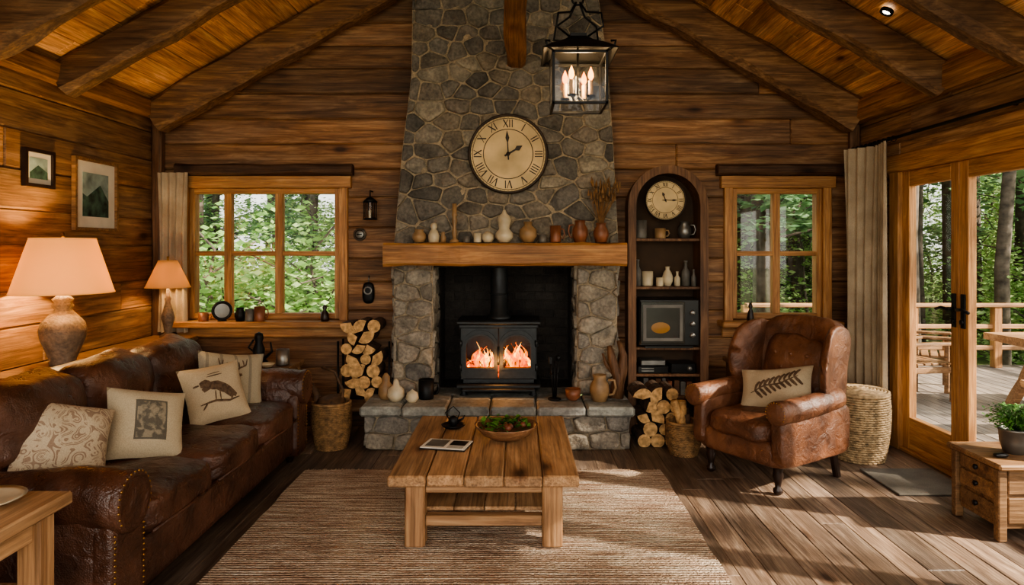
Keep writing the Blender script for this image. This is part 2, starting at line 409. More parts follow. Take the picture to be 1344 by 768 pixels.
def planks(mb, a0, a1, z0, z1, holes, rowh, conv, joint=3.5, lim=None):
    z = z0
    while z < z1-.01:
        h = min(R(rowh*.85, rowh*1.15), z1-z); A0, A1 = a0, a1
        if lim: A0, A1 = lim(z, a0, a1)
        if A1-A0 < .1: break
        cuts = [A0]
        while cuts[-1] < A1: cuts.append(min(A1, cuts[-1]+R(joint*.6, joint*1.4)))
        for p, q in zip(cuts, cuts[1:]):
            if q-p < .02: continue
            segs = [(p, q, z, z+h)]
            for (ha, hb, hz0, hz1) in holes:
                ns = []
                for (s0, s1, t0, t1) in segs:
                    if s1 <= ha or s0 >= hb or t1 <= hz0 or t0 >= hz1: ns.append((s0, s1, t0, t1)); continue
                    if s0 < ha: ns.append((s0, ha, t0, t1))
                    if s1 > hb: ns.append((hb, s1, t0, t1))
                    m0, m1 = max(s0, ha), min(s1, hb)
                    if t0 < hz0: ns.append((m0, m1, t0, hz0))
                    if t1 > hz1: ns.append((m0, m1, hz1, t1))
                segs = ns
            dd = R(0, .016)
            for sg in segs:
                if sg[1]-sg[0] > .005 and sg[3]-sg[2] > .005:
                    a, b = conv(sg, dd); mb.box(a, b, 0, .011)
        z += h
WL = (-2.77, -1.50, .90, 2.0)
WR = (1.80, 2.56, .90, 2.0)
random.seed(5)
mb = MB()
def limg(z, a0, a1):
    if z <= ZW: return a0, a1
    k = (ZR-z)/SL; return RXc-k-.05, RXc+k+.05
planks(mb, XL-.06, XR+.06, 0, ZR, [WL, WR, (-.9, .7, .2, 1.42)], .225, lambda s, d: ((s[0], YB+d, s[2]), (s[1], YB+.09, s[3])), 5, limg)
mb.build('wall_back', M_wallX)
mb = MB(); planks(mb, Y0, YB+.09, 0, ZW+.12, [], .25, lambda s, d: ((XL-.09, s[0], s[2]), (XL-d, s[1], s[3])), 3.5); mb.build('wall_left', M_wallY)
D0, D1, DZ = 1.7, 5.1, 2.1
mb = MB(); planks(mb, Y0, YB+.09, 0, ZW+.12, [(D0, D1, -1, DZ)], .25, lambda s, d: ((XR+d, s[0], s[2]), (XR+.09, s[1], s[3])), 3.5); mb.build('wall_right', M_wallY)

a = math.atan(SL); ca, sa = math.cos(a), math.sin(a); LS = 3.0/ca+.25
mb = MB(); random.seed(9)
for side in (-1, 1):
    u = Vector((ca*-side, 0, sa)); nn = Vector((sa*side, 0, ca))
    o = Vector((RXc+side*3.0, 0, ZR-3.0*SL))-u*.15
    s = 0
    while s < LS:
        w = R(.13, .17); y = Y0-R(0, 1)
        while y < YB+.1:
            L = R(1.5, 3.2); m = axes(o+u*s, u, (0,1,0), nn); mb.box((0, y, 0), (w, min(y+L, YB+.1), .03), 0, .007, m); y += L
        s += w
    mb.box((0, Y0, .03), (LS+.1, YB+.1, .07), 1, 0, axes(o, u, (0,1,0), nn))
mb.build('ceiling', [M_ceil, M_cabin])

mb = MB()
for yy in (5.58, 4.47, 3.72, 2.7, 1.6, .5):
    for side in (-1, 1):
        w, h = (.2, .27) if yy > 5 else (.15, .22)
        nn = Vector((sa*side, 0, ca)); up = nn
        p0 = Vector((RXc+side*2.94, yy, ZR-2.94*SL))-nn*h*.52; p1 = Vector((RXc, yy, ZR))-nn*h*.52
        mb.beam(p0, p1, w, h, .014, 22, 0, up)
mb.build('rafter_beams', M_beam)
mb = MB()
mb.beam((RXc+.08, 5.42, 3.02), (RXc+.08, Y0, 3.02), .14, .2, .008, 26, 0)
mb.build('tie_beam', M_beamy)
mb = MB()
mb.beam((XL+.05, Y0, ZW-.05), (XL+.05, YB-.02, ZW-.05), .1, .14, .006, 20)
mb.build('trim_1', M_beamy)
mb = MB()
mb.beam((XR-.06, Y0, ZW-.07), (XR-.06, YB-.02, ZW-.07), .12, .18, .006, 20)
mb.build('trim_2', M_beamy)
for i, xx in enumerate((XL+.04, XR-.04)):
    mb = MB(); mb.beam((xx, YB-.04, 0), (xx, YB-.04, ZW-.13), .08, .08, .004, 14, 0, (0,1,0)); mb.build('trim_%d' % (i+3), M_cab)
for n_, p, q in (('baseboard_back', (XL+.09, YB-.02, 0), (-1.02, YB, .12)), ('baseboard_left', (XL, 0, 0), (XL+.02, YB-.09, .12))):
    mb = MB(); mb.box(p, q, 0, .004); mb.build(n_, M_dtrim)

# ------------------------------------------------------------------ windows
def window(name, x0, x1, z0, z1, mulls, bars, lintel):
    mb = MB(); y0, y1 = YB-.035, YB+.09
    t = .065
    mb.box((x0-.07, y0, z0-.02), (x0, YB+.02, z1+.07), 1); mb.box((x1, y0, z0-.02), (x1+.07, YB+.02, z1+.07), 1)
    mb.box((x0-.1, y0-.01, z1), (x1+.1, YB+.02, z1+.1), 0)
    mb.box((x0, YB, z0), (x0+t*.7, y1, z1), 1); mb.box((x1-t*.7, YB, z0), (x1, y1, z1), 1)
    mb.box((x0+.04, YB, z1-t*.7), (x1-.04, y1, z1), 0); mb.box((x0+.04, YB, z0), (x1-.04, y1, z0+t*.7), 0)
    for m in mulls: mb.box((m-.032, YB+.01, z0+.03), (m+.032, y1-.02, z1-.03), 1)
    for b in bars: mb.box((x0+.03, YB+.015, b-.02), (x1-.03, y1-.03, b+.02), 0)
    mb.box((x0-.12, YB-.16, z0-.06), (x1+.12, YB+.03, z0-.01), 0, .008)
    mb.box((x0-.09, YB-.03, z0-.15), (x1+.09, YB, z0-.06), 0, .006)
    mb.box((x0+.03, YB+.05, z0+.03), (x1-.03, YB+.056, z1-.03), 2, 0)
    mb.beam((lintel[0], YB-.05, z1+.15), (lintel[1], YB-.05, z1+.15), .1, .09, .006, 12, 3)
    return mb.build(name, [M_trim, M_trimz, M_glass, M_dtrim])
window('window_1', *WL, [-2.45, -2.02], [1.45], (-2.85, -1.38))
window('window_2', *WR, [2.18], [1.45], (1.66, 2.72))

# ------------------------------------------------------------------ right glass doors
def door(name, ya, yb, handle=None):
    mb = MB(); x0, x1 = XR+.005, XR+.06; st = .085
    mb.box((x0, ya, .03), (x1, ya+st, DZ-.04), 1); mb.box((x0, yb-st, .03), (x1, yb, DZ-.04), 1)
    mb.box((x0, ya+st, DZ-.15), (x1, yb-st, DZ-.04), 0); mb.box((x0, ya+st, .03), (x1, yb-st, .26), 0)
    mb.box((x0+.025, ya+st-.01, .25), (x0+.03, yb-st+.01, DZ-.14), 2, 0)
    if handle:
        for hy in handle:
            mb.box((x0-.012, hy-.02, .98), (x0, hy+.02, 1.2), 3, .003)
            mb.cyl((x0-.05, hy, 1.1), (x0, hy, 1.1), .011, seg=10, mat=3)
            sg = 1 if hy > 4.42 else -1
            mb.tube([(x0-.05, hy, 1.1), (x0-.055, hy+sg*.06, 1.105), (x0-.05, hy+sg*.12, 1.09)], .01, 8, 3)
            mb.lathe([(0,0),(.018,.0),(.018,.01),(0,.012)], (0,0,0), 12, 3, T(x0-.012, hy, 1.02) @ RY(-90))
    return mb.build(name, [M_trimy, M_trimz, M_glass, M_iron])
door('door_1', 4.42, D1-.03, [4.465]); door('door_2', 3.5, 4.415, [4.37]); door('door_3', 2.6, 3.495); door('door_4', D0+.03, 2.595)
mb = MB()
mb.box((XR-.03, D1-.03, 0), (XR+.1, D1+.09, DZ+.02), 1); mb.box((XR-.03, D0-.09, 0), (XR+.1, D0+.03, DZ+.02), 1)
mb.box((XR-.04, D0-.12, DZ-.04), (XR+.1, D1+.12, DZ+.09), 0, .008)
mb.box((XR-.02, D0+.03, 0), (XR+.1, D1-.03, .03), 0)
mb.build('trim_5', [M_trimy, M_trimz])

# ------------------------------------------------------------------ stone work
def clip(poly, p, n):
    out = []; m = len(poly)
    for i in range(m):
        a, b = poly[i], poly[(i+1)%m]
        da = (a[0]-p[0])*n[0]+(a[1]-p[1])*n[1]; db = (b[0]-p[0])*n[0]+(b[1]-p[1])*n[1]
        if da <= 0: out.append(a)
        if (da < 0 < db) or (db < 0 < da):
            t = da/(da-db); out.append((a[0]+(b[0]-a[0])*t, a[1]+(b[1]-a[1])*t))
    return out
def stones(mb, dom, cu, cv, M, gap=.012, hgt=.045, mat=0, jit=.36, brick=True, rough=.02, skip=.1, rnd=(.1,.2)):
    xs = [p[0] for p in dom]; zs = [p[1] for p in dom]; pts = []
    v = min(zs)-cv/2; r = 0
    while v < max(zs)+cv:
        u = min(xs)-cu+(cu/2 if (r % 2 and brick) else 0)
        while u < max(xs)+cu:
            if R(0,1) > skip: pts.append((u+R(-jit, jit)*cu, v+R(-jit, jit)*cv*.8))
            u += cu
        v += cv; r += 1
    k = cu/cv
    for i, a in enumerate(pts):
        poly = dom
        nb = sorted((q for j, q in enumerate(pts) if j != i), key=lambda q: (q[0]-a[0])**2+((q[1]-a[1])*k)**2)[:16]
        for b in nb:
            n = ((b[0]-a[0]), (b[1]-a[1])*k*k); mid = ((a[0]+b[0])/2, (a[1]+b[1])/2)
            poly = clip(poly, mid, n)
            if len(poly) < 3: break
        if len(poly) < 3: continue
        cx = sum(p[0] for p in poly)/len(poly); cz = sum(p[1] for p in poly)/len(poly)
        area = abs(sum(poly[q][0]*poly[(q+1)%len(poly)][1]-poly[(q+1)%len(poly)][0]*poly[q][1] for q in range(len(poly))))/2
        if area < cu*cv*.08: continue
        sh = []
        for p in poly:
            d = math.hypot(p[0]-cx, p[1]-cz); f = max(.5, 1-gap*R(.8,1.6)/max(d,.01)); sh.append((cx+(p[0]-cx)*f, cz+(p[1]-cz)*f))
        for it in range(2):
            q = []; rr = rnd[it]
            for a_, b_ in zip(sh, sh[1:]+sh[:1]):
                q.append((a_[0]*(1-rr)+b_[0]*rr, a_[1]*(1-rr)+b_[1]*rr)); q.append((a_[0]*rr+b_[0]*(1-rr), a_[1]*rr+b_[1]*(1-rr)))
            sh = q
        H = hgt*R(.5, 1.15); tx, tz = R(-.1, .1), R(-.1, .1); n = len(sh); vs = []; o = R(0, 99)
        for (sc, h) in ((1.0, -.03), (1.0, H*.6), (.95, H*.9), (.75, H), (.4, H*1.02)):
            for p in sh:
                x, z = cx+(p[0]-cx)*sc, cz+(p[1]-cz)*sc
                w = h+(tx*(x-cx)+tz*(z-cz) if h > 0 else 0)+(noise.noise(Vector((x*9+o, z*9, 0)))*rough if h > H*.65 else 0)
                vs.append((x, z, w))
        vs.append((cx, cz, H*1.02+noise.noise(Vector((cx*9+o, cz*9, 0)))*rough))
        fs = [[r_*n+q, r_*n+(q+1)%n, (r_+1)*n+(q+1)%n, (r_+1)*n+q] for r_ in range(4) for q in range(n)]+[[4*n+q, 4*n+(q+1)%n, 5*n] for q in range(n)]
        mb.add(vs, fs, mat, True, M)
def MF(y): return axes((0, y, 0), (1,0,0), (0,0,1), (0,-1,0))
YC = 5.45
random.seed(21)
mb = MB()
dom = [(-.83,4.35),(-.85,2.87),(-.925,2.26),(-.99,1.5),(.80,1.5),(.755,2.38),(.71,2.99),(.64,3.5),(.62,4.3),(-.1,4.6)]
stones(mb, dom, .17, .118, MF(YC), .0065, .040, skip=.16, jit=.34, rough=.026)
mb.prism(dom, -.33, .012, 2, MF(YC))
for (a0, a1) in ((-.99, -.68), (.47, .79)):
    d = [(a0,.33),(a1,.33),(a1,1.37),(a0,1.37)]
    stones(mb, d, .2, .125, MF(YC), .0065, .05, 1, .16, rough=.028)
    mb.prism(d, -.33, .006, 2, MF(YC))
    for sx, xx in ((-1, a0), (1, a1)):
        m = axes((xx, 0, 0), (0,1,0), (0,0,1), (sx,0,0)); stones(mb, [(YC,.33),(YC+.3,.33),(YC+.3,1.37),(YC,1.37)], .16, .13, m, .007, .02, 1, .2)
mb.box((-.99, YC+.02, 1.37), (.80, YB, 1.52), 2, 0)
mb.box((-.70, 6.1, .2), (.49, 6.16, 1.5), 3, 0); mb.box((-.72, YB-.02, .2), (-.66, 6.12, 1.5), 3, 0); mb.box((.45, YB-.02, .2), (.51, 6.12, 1.5), 3, 0)
mb.box((-.72, YC+.05, 1.34), (.51, 6.12, 1.40), 3, 0)
mb.box((-.67, YB, .22), (.46, 6.1, .325), 3, 0)
for r in range(13):
    for c in range(7):
        xx = -.66+c*.18+(.09 if r % 2 else 0); z = .34+r*.077
        if xx < .44: mb.box((max(xx, -.66), 6.085, z), (min(xx+.17, .45), 6.1, z+.068), 3, .004)
    for c in range(3):
        for (xa, xb) in ((-.66, -.652), (.442, .45)):
            yy = YB+.0+c*.13; mb.box((xa, yy, z), (xb, min(yy+.12, 6.08), z+.068), 3, .003)
mb.build('stone_fireplace', [M_stone, M_stone2, M_mortar, M_brick])
mb = MB(); hx0, hx1, hy = -1.14, .83, 5.03
stones(mb, [(hx0,.0),(hx1,.0),(hx1,.26),(hx0,.26)], .24, .125, MF(hy+.04), .007, .045, 1, .2, rough=.028)
for sx, xx in ((-1, hx0+.04), (1, hx1-.04)):
    m = axes((xx, 0, 0), (0,1,0), (0,0,1), (sx,0,0)); stones(mb, [(hy+.03,0),(YC-.02,0),(YC-.02,.26),(hy+.03,.26)], .2, .125, m, .007, .04, 1, .2)
mb.box((hx0+.04, hy+.04, 0), (hx1-.04, YC, .255), 2, 0)
mb.box((-.99, YC, 0), (.79, YB-.02, .255), 2, 0)
xx = hx0-.03
while xx < hx1:
    w = R(.27, .38); x2 = min(xx+w, hx1+.03)
    if hx1+.03-x2 < .12: x2 = hx1+.03
    mb.box((xx+.004, hy-.04+R(-.01,.01), .258), (x2-.004, hy+.24, .33+R(-.003,.003)), 0, .016)
    mb.box((xx+.004, hy+.248, .258), (x2-.004, YC+.02, .328), 0, .012)
    xx = x2
mb.box((-.67, YC+.02, .25), (.46, YB-.01, .325), 0, .01)
mb.build('stone_hearth', [M_slab, M_stone2, M_mortar])
mb = MB(); mb.beam((-1.03, 5.34, 1.448), (.83, 5.34, 1.448), .30, .175, .006, 22, 0, (0,0,1), .1); mb.build('mantel_shelf', M_mantel)

# ------------------------------------------------------------------ wood stove
mb = MB(); sx0, sx1, sy0, sy1, sz0, sz1 = -.46, .15, 5.42, 5.8, .42, .89
for (p, q) in (((sx0, sy0, sz0), (sx0+.03, sy1, sz1)), ((sx1-.03, sy0, sz0), (sx1, sy1, sz1)), ((sx0, sy1-.03, sz0), (sx1, sy1, sz1)), ((sx0, sy0, sz0), (sx1, sy1, sz0+.04))):
    mb.box(p, q, 0, .006)
mb.box((sx0-.03, sy0-.04, sz1), (sx1+.03, sy1+.02, sz1+.03), 0, .01); mb.box((sx0-.01, sy0-.02, sz1-.03), (sx1+.01, sy1, sz1), 0, .006)
mb.box((sx0-.03, sy0-.05, sz0-.03), (sx1+.03, sy1, sz0), 0, .008); mb.box((sx0+.02, sy0-.1, sz0-.045), (sx1-.02, sy0, sz0-.025), 0, .006)
def arch(w, h, zc, n=9, rise=.35):
    p = [(-w, 0), (w, 0)]
    for i in range(n+1):
        t = i/n*pi; p.append((w*math.cos(t), h*(1-rise)+h*rise*math.sin(t)))
    return p
dw = .142
for cx in (-.155-dw-.004, -.155+dw+.004):
    M = axes((cx, sy0, sz0+.045), (1,0,0), (0,0,1), (0,-1,0))
    o = arch(dw, .385, 0); i_ = [(p[0]*.76, .085+p[1]*.66) for p in arch(dw, .385, 0)]
    mb.ring(o, i_, 0, .03, 0, M); i2 = [(p[0]*.86, .07+p[1]*.735) for p in arch(dw, .385, 0)]
    mb.ring(i2, i_, .03, .042, 0, M)
    mb.prism([(p[0], p[1]) for p in i_], .008, .012, 1, M)
for cx in (-.155-dw-.004, -.155+dw+.004):
    M = axes((cx, sy0, sz0+.045), (1,0,0), (0,0,1), (0,-1,0)); ar = arch(dw, .385, 0)[2:]
    for p, q in zip(ar, ar[1:]):
        mb.prism([(p[0], p[1]), (p[0], .42), (q[0], .42), (q[0], q[1])], -.02, .012, 0, M)
mb.tube([(-.155, sy0-.05, .58), (-.155, sy0-.07, .62), (-.155, sy0-.07, .68), (-.155, sy0-.05, .72)], .009, 8, 0)
for hz in (.55, .74):
    for hx in (sx0+.005, sx1-.005): mb.cyl((hx, sy0-.02, hz-.025), (hx, sy0-.02, hz+.025), .013, seg=10)
for fx in (sx0+.03, sx1-.03):
    for fy in (sy0+.0, sy1-.06): mb.lathe([(.035,0),(.022,.02),(.02,.04),(.035,.075)], (fx, fy, .330), 10, 0)
mb.lathe([(.1,0),(.1,.02),(.078,.03),(.078,.06),(.07,.065),(.07,.415)], (-.155, 5.62, sz1+.03), 24, 0)
mb.torus((-.155, 5.62, 1.12), .072, .007, 24, 6, 0)
mb.build('wood_burning_stove', [M_stove, M_sglass])
mb = MB(); random.seed(4)
for k in range(5):
    mb.cyl((-.40+k*.09, 5.55+R(-.04,.04), .545+R(0,.03)), (-.28+k*.09, 5.62, .56+R(0,.04)), .034, seg=9, mat=2 if k % 2 else 3)
mb.box((-.42, 5.47, .461), (.11, 5.75, .52), 3)
for k in range(50):
    sgn = 1 if k % 2 else -1
    cx = -.155+sgn*.145+random.gauss(0, .05); h = R(.09, .21)*(1-(abs(cx+.155-sgn*.145)/.13)**2*.6); h = max(.05, h); r = R(.010, .026); cy = R(5.50, 5.60)
    pts = []; rad = []
    for q in range(9):
        t = q/8; pts.append((cx+math.sin(t*5+k)*.022*(.4+t)+.02*t*t*sgn*-1, cy, .535+h*t)); rad.append(max(.0012, r*(math.sin(pi*min(1, t*.8+.22))**1.2)*(1-t*.45)))
    mb.tube(pts, rad, 8, 1 if k % 3 == 0 else 0)
mb.build('stove_fire', [M_fl1, M_fl2, M_bark, M_ember])

# ------------------------------------------------------------------ clocks
def clock(name, cx, cz, y, r, h_ang, m_ang):
    mb = MB(axes((cx, y, cz), (1,0,0), (0,0,1), (0,-1,0)))
    mb.lathe([(r*.95,0),(r,.0),(r*1.02,.02),(r*1.01,.045),(r*.965,.05),(r*.95,.03)], (0,0,0), 56, 1)
    mb.lathe([(r*.97,.026),(0,.026)], (0,0,0), 56, 0, smooth=False)
    mb.lathe([(r*.62,.0265),(r*.625,.0285),(r*.635,.0285),(r*.64,.0265)], (0,0,0), 48, 2)
    mb.lathe([(r*.90,.0265),(r*.905,.0285),(r*.91,.0285),(r*.915,.0265)], (0,0,0), 48, 2)
    num = ['XII','I','II','III','IIII','V','VI','VII','VIII','IX','X','XI']
    def st(p, q, w, M):
        p = Vector((*p, 0)); q = Vector((*q, 0)); d = (q-p).normalized(); s = Vector((-d.y, d.x, 0))*w/2
        mb.prism([tuple((p-s)[:2]), tuple((q-s)[:2]), tuple((q+s)[:2]), tuple((p+s)[:2])], .027, .031, 2, M)
    for k, t in enumerate(num):
        M = RZ(-30*k) @ T(0, r*.775, 0); H = r*.1; wd = {'I': .045*r, 'V': .12*r, 'X': .12*r}
        tot = sum(wd[c]+.02*r for c in t); x = -tot/2
        for c in t:
            w = wd[c]; x += .01*r
            if c == 'I': st((x+w/2, -H), (x+w/2, H), .024*r, M)
            if c == 'V': st((x, H), (x+w/2, -H), .03*r, M); st((x+w, H), (x+w/2, -H), .016*r, M)
            if c == 'X': st((x, H), (x+w, -H), .03*r, M); st((x+w, H), (x, -H), .016*r, M)
            x += w+.01*r
    for k in range(60): st((0, r*.92), (0, r*.945), .01*r, RZ(6*k))
    for ang, L, w in ((h_ang, .42, .07), (m_ang, .6, .05)):
        M = RZ(-ang) @ T(0,0,.006); L *= r; w *= r
        mb.prism([(-w*.35,-L*.25),(w*.35,-L*.25),(w*.3,L*.5),(w,L*.68),(0,L),(-w,L*.68),(-w*.3,L*.5)], .027, .031, 2, M)
    mb.lathe([(r*.05,.03),(r*.05,.042),(0,.045)], (0,0,0), 16, 2)
    return mb.build(name, [M_face, M_rim, M_ink])
clock('wall_clock', -.078, 2.237, 5.40, .31, 60, -3)

# ------------------------------------------------------------------ arched shelf cabinet
ax0, ax1 = .90, 1.515; acx = (ax0+ax1)/2; ar_ = (ax1-ax0)/2; azc = 1.84
def archl(r, z0, n=20): return [(acx-r, z0), (acx+r, z0)]+[(acx+r*math.cos(pi*i/n), azc+r*math.sin(pi*i/n)) for i in range(n+1)]
mb = MB()
mb.ring(archl(ar_, 0), archl(ar_-.045, .06), -.0, .24, 0, MF(YB-.002))
mb.ring(archl(ar_+.015, 0), archl(ar_-.05, .055), .24, .265, 0, MF(YB-.002))
mb.prism(archl(ar_-.04, .05), .001, .012, 1, MF(YB-.002))
for z in (1.574, 1.184, .695, .478, .30): mb.box((ax0+.04, YB-.235, z-.022), (ax1-.04, YB-.01, z), 0, .003)
mb.build('arched_shelf_cabinet', [M_cab, M_cabin])
clock('shelf_clock', acx-.01, 1.885, YB-.17, .165, 340, 90)
def pot(name, x, y, z, prof, mat, extra=None):
    mb = MB(); mb.lathe([(0,0)]+prof, (0,0,0), 22, 0)
    if extra: extra(mb)
    return mb.build(name, [mat, M_dry, M_iron], matrix=T(x, y, z))
def vase_p(r, h): return [(r*.6,0),(r*.95,h*.25),(r,h*.45),(r*.7,h*.7),(r*.35,h*.85),(r*.45,h),(r*.38,h),(r*.28,h*.85),(0,h*.8)]
def mug_p(r, h): return [(r*.92,0),(r,h*.08),(r,h),(r*.9,h),(r*.88,h*.15),(0,h*.12)]
def bot_p(r, h): return [(r,0),(r,h*.55),(r*.4,h*.72),(r*.35,h*.92),(r*.45,h*.93),(r*.45,h),(0,h)]
def jug_p(r, h): return [(r*.7,0),(r,h*.35),(r*.95,h*.6),(r*.6,h*.85),(r*.7,h),(r*.6,h),(r*.5,h*.85),(0,h*.6)]
def handle(r, h):
    def f(mb): mb.tube([(r*.9, 0, h*.8), (r*1.5, 0, h*.78), (r*1.65, 0, h*.5), (r*1.4, 0, h*.25), (r*.9, 0, h*.22)], abs(r)*.13, 7, 0)
    return f
sy = YB-.13
pot('storage_canister', 1.01, sy, 1.574, mug_p(.05, .15), M_grey)
pot('stoneware_mug', 1.17, sy, 1.574, mug_p(.045, .085), M_tan, handle(.045, .085))
pot('pewter_jug', 1.37, sy, 1.574, jug_p(.055, .14), M_pewter, handle(.055, .14))
pot('glass_bottle', .985, sy, 1.184, bot_p(.03, .22), M_grey)
pot('ceramic_jar', 1.07, sy+.02, 1.184, mug_p(.045, .12), M_cream)
pot('ceramic_jar', 1.16, sy-.03, 1.184, mug_p(.03, .07), M_cream)
pot('ceramic_vase', 1.23, sy, 1.184, vase_p(.045, .16), M_cream)
pot('salt_shaker', 1.31, sy, 1.184, bot_p(.025, .12), M_cream)
pot('glass_bottle', 1.38, sy, 1.184, bot_p(.035, .21), M_grey)
pot('glass_bottle', 1.43, sy-.06, 1.184, bot_p(.02, .14), M_grey)
mb = MB(); ox0, ox1, oy0, oy1, oz0, oz1 = .965, 1.45, YB-.30, YB-.03, .71, 1.09
mb.box((ox0, oy0, oz0), (ox1, oy1, oz1), 0, .012)
mb.box((ox0+.012, oy0-.014, oz0+.02), (ox1-.12, oy0, oz1-.02), 1, .006)
M = MF(oy0-.014)
mb.ring([(ox0+.03,oz0+.045),(ox1-.14,oz0+.045),(ox1-.14,oz1-.045),(ox0+.03,oz1-.045)], [(ox0+.055,oz0+.07),(ox1-.165,oz0+.07),(ox1-.165,oz1-.07),(ox0+.055,oz1-.07)], 0, .008, 4, M)
mb.lathe([(.075,0),(.07,.001),(0,.0015)], (0,0,0), 24, 3, axes((ox0+.17, oy0-.0145, oz0+.15), (1,0,0), (0,0,.6), (0,-1,0)))
for z in (.80, .89, .98): mb.lathe([(.022,0),(.02,.02),(0,.022)], (0,0,0), 14, 2, axes((ox1-.06, oy0, z), (1,0,0), (0,0,1), (0,-1,0)))
mb.box((ox0+.05, oy0+.01, oz0-.015), (ox1-.05, oy1-.01, oz0), 0, 0)
mb.build('countertop_oven', [M_blk, M_scr, M_pewter, plain('oven_food', '#8a6226', .5, emit='#a86a20', es=.15), M_grey])
mb = MB()
mb.box((.97, YB-.22, .478), (1.22, YB-.03, .54), 0, .006); mb.box((1.24, YB-.22, .478), (1.44, YB-.03, .56), 0, .006); mb.box((1.0, YB-.2, .54), (1.2, YB-.04, .585), 1, .006)
for z in (.5, .52): mb.box((1.0, YB-.224, z-.004), (1.1, YB-.22, z+.004), 1, 0)
mb.lathe([(.02,0),(.018,.012),(0,.014)], (0,0,0), 12, 1, axes((1.39, YB-.22, .52), (1,0,0), (0,0,1), (0,-1,0)))
mb.build('stereo_receiver', [M_blk, M_pewter])
mb = MB()
for k in range(9):
    x = .97+k*.05; mb.box((x, YB-.2, .30), (x+R(.03,.045), YB-.05, .30+R(.1,.145)), k % 3, .003)
mb.build('book_row', [M_dark, M_grey, M_terra])

zm = 1.54; ym = 5.29
pot('stoneware_vase', -.766, ym, zm, jug_p(.055, .1), M_tan)
pot('carved_figurine', -.653, ym, zm, [(.04,0),(.045,.05),(.03,.09),(.018,.1),(.026,.12),(.022,.145),(0,.155)], M_cream)
pot('carved_figurine', -.58, ym, zm, [(.02,0),(.022,.04),(.012,.06),(.016,.075),(0,.085)], M_tan)
pot('candlestick', -.493, ym, zm, [(.04,0),(.035,.015),(.014,.03),(.02,.08),(.012,.12),(.022,.17),(.014,.2),(.024,.21),(.018,.22),(.017,.3),(0,.3)], M_tan)
pot('tealight_holder', -.40, ym, zm, mug_p(.025, .05), M_grey)
pot('tealight_holder', -.315, ym, zm, mug_p(.03, .07), M_cream)
pot('gourd_vase', -.107, ym, zm, [(.04,0),(.07,.04),(.068,.07),(.04,.105),(.045,.14),(.054,.17),(.048,.2),(.02,.225),(.01,.25),(0,.255)], M_cream)
pot('small_pumpkin', -.235, ym+.02, zm, [(.03,0),(.05,.03),(.045,.06),(.02,.08),(0,.09)], M_cream)
pot('round_vase', .077, ym, zm, [(.04,0),(.07,.05),(.065,.1),(.03,.13),(.035,.16),(.025,.16),(.02,.13),(0,.12)], M_tan)
pot('copper_mug', .29, ym, zm, mug_p(.042, .13), M_terra, handle(.042, .13))
pot('small_cup', .19, ym, zm, mug_p(.03, .06), M_grey)
pot('clay_pitcher', .48, ym, zm, jug_p(.062, .17), M_terra, handle(-.055, .17))
def dry(mb):
    random.seed(8)
    for k in range(60):
        a = R(0, 2*pi); s = R(.02, .13); L = R(.2, .36); p = [(0,0,.08), (math.cos(a)*s*.35, math.sin(a)*s*.2, .08+L*.5), (math.cos(a)*s+.02, math.sin(a)*s*.4-.02, .1+L)]
        mb.tube(p, [.002, .002, .001], 4, 1); mb.tube([p[2], (p[2][0]+.004, p[2][1], p[2][2]+.05)], [.011, .002], 5, 1)
pot('dried_flower_vase', .64, ym-.02, zm, jug_p(.06, .15), M_terra, dry)
zh = .332
pot('gourd', -.93, 5.2, zh, [(.04,0),(.068,.04),(.06,.09),(.025,.12),(.02,.15),(.01,.17),(0,.17)], M_cream)
pot('gourd', -1.02, 5.27, zh, [(.04,0),(.06,.04),(.055,.1),(.03,.13),(.03,.17),(.01,.2),(0,.2)], M_tan)
pot('small_gourd', -.80, 5.16, zh, [(.03,0),(.05,.03),(.04,.07),(.01,.09),(0,.1)], M_cream)
pot('iron_kettle', -.71, 5.28, zh, mug_p(.06, .15), M_iron, handle(.06, .15))
pot('clay_jug', .62, 5.2, zh, jug_p(.075, .2), M_tan, handle(.075, .2))
pot('clay_bowl', .42, 5.22, zh, [(.03,0),(.055,.03),(.06,.09),(.054,.09),(.045,.03),(0,.02)], M_terra)
mb = MB()
mb.lathe([(0,0),(.05,0),(.05,.01),(.03,.015),(0,.02)], (.28, 5.25, zh), 16)
for dx in (-.03, .03, 0):
    mb.cyl((.28+dx*.3, 5.25, zh+.01), (.28+dx, 5.25, zh+.30), .006, seg=8)
mb.torus((.28, 5.25, zh+.2), .035, .004, 16, 5)
mb.box((.235, 5.24, zh+.27), (.265, 5.26, zh+.33), 0); mb.lathe([(0,0),(.02,.02),(.02,.04),(0,.06)], (.31, 5.25, zh+.29), 10)
mb.build('fireplace_tool_set', M_iron)
mb = MB()
for p, r in (([(.0,0,0),(.02,0,.15),(-.03,0,.3),(-.05,0,.40)], [.06,.045,.035,.02]), ([(.0,0,.05),(.05,0,.2),(.06,0,.33),(.02,0,.44)], [.05,.04,.03,.015]), ([(.02,0,.14),(-.07,.02,.25),(-.10,.02,.34)], [.02,.016,.008])):
    mb.tube(p, r, 9, 0)
mb.build('driftwood_sculpture', M_cab, matrix=T(.76, 5.31, .335))

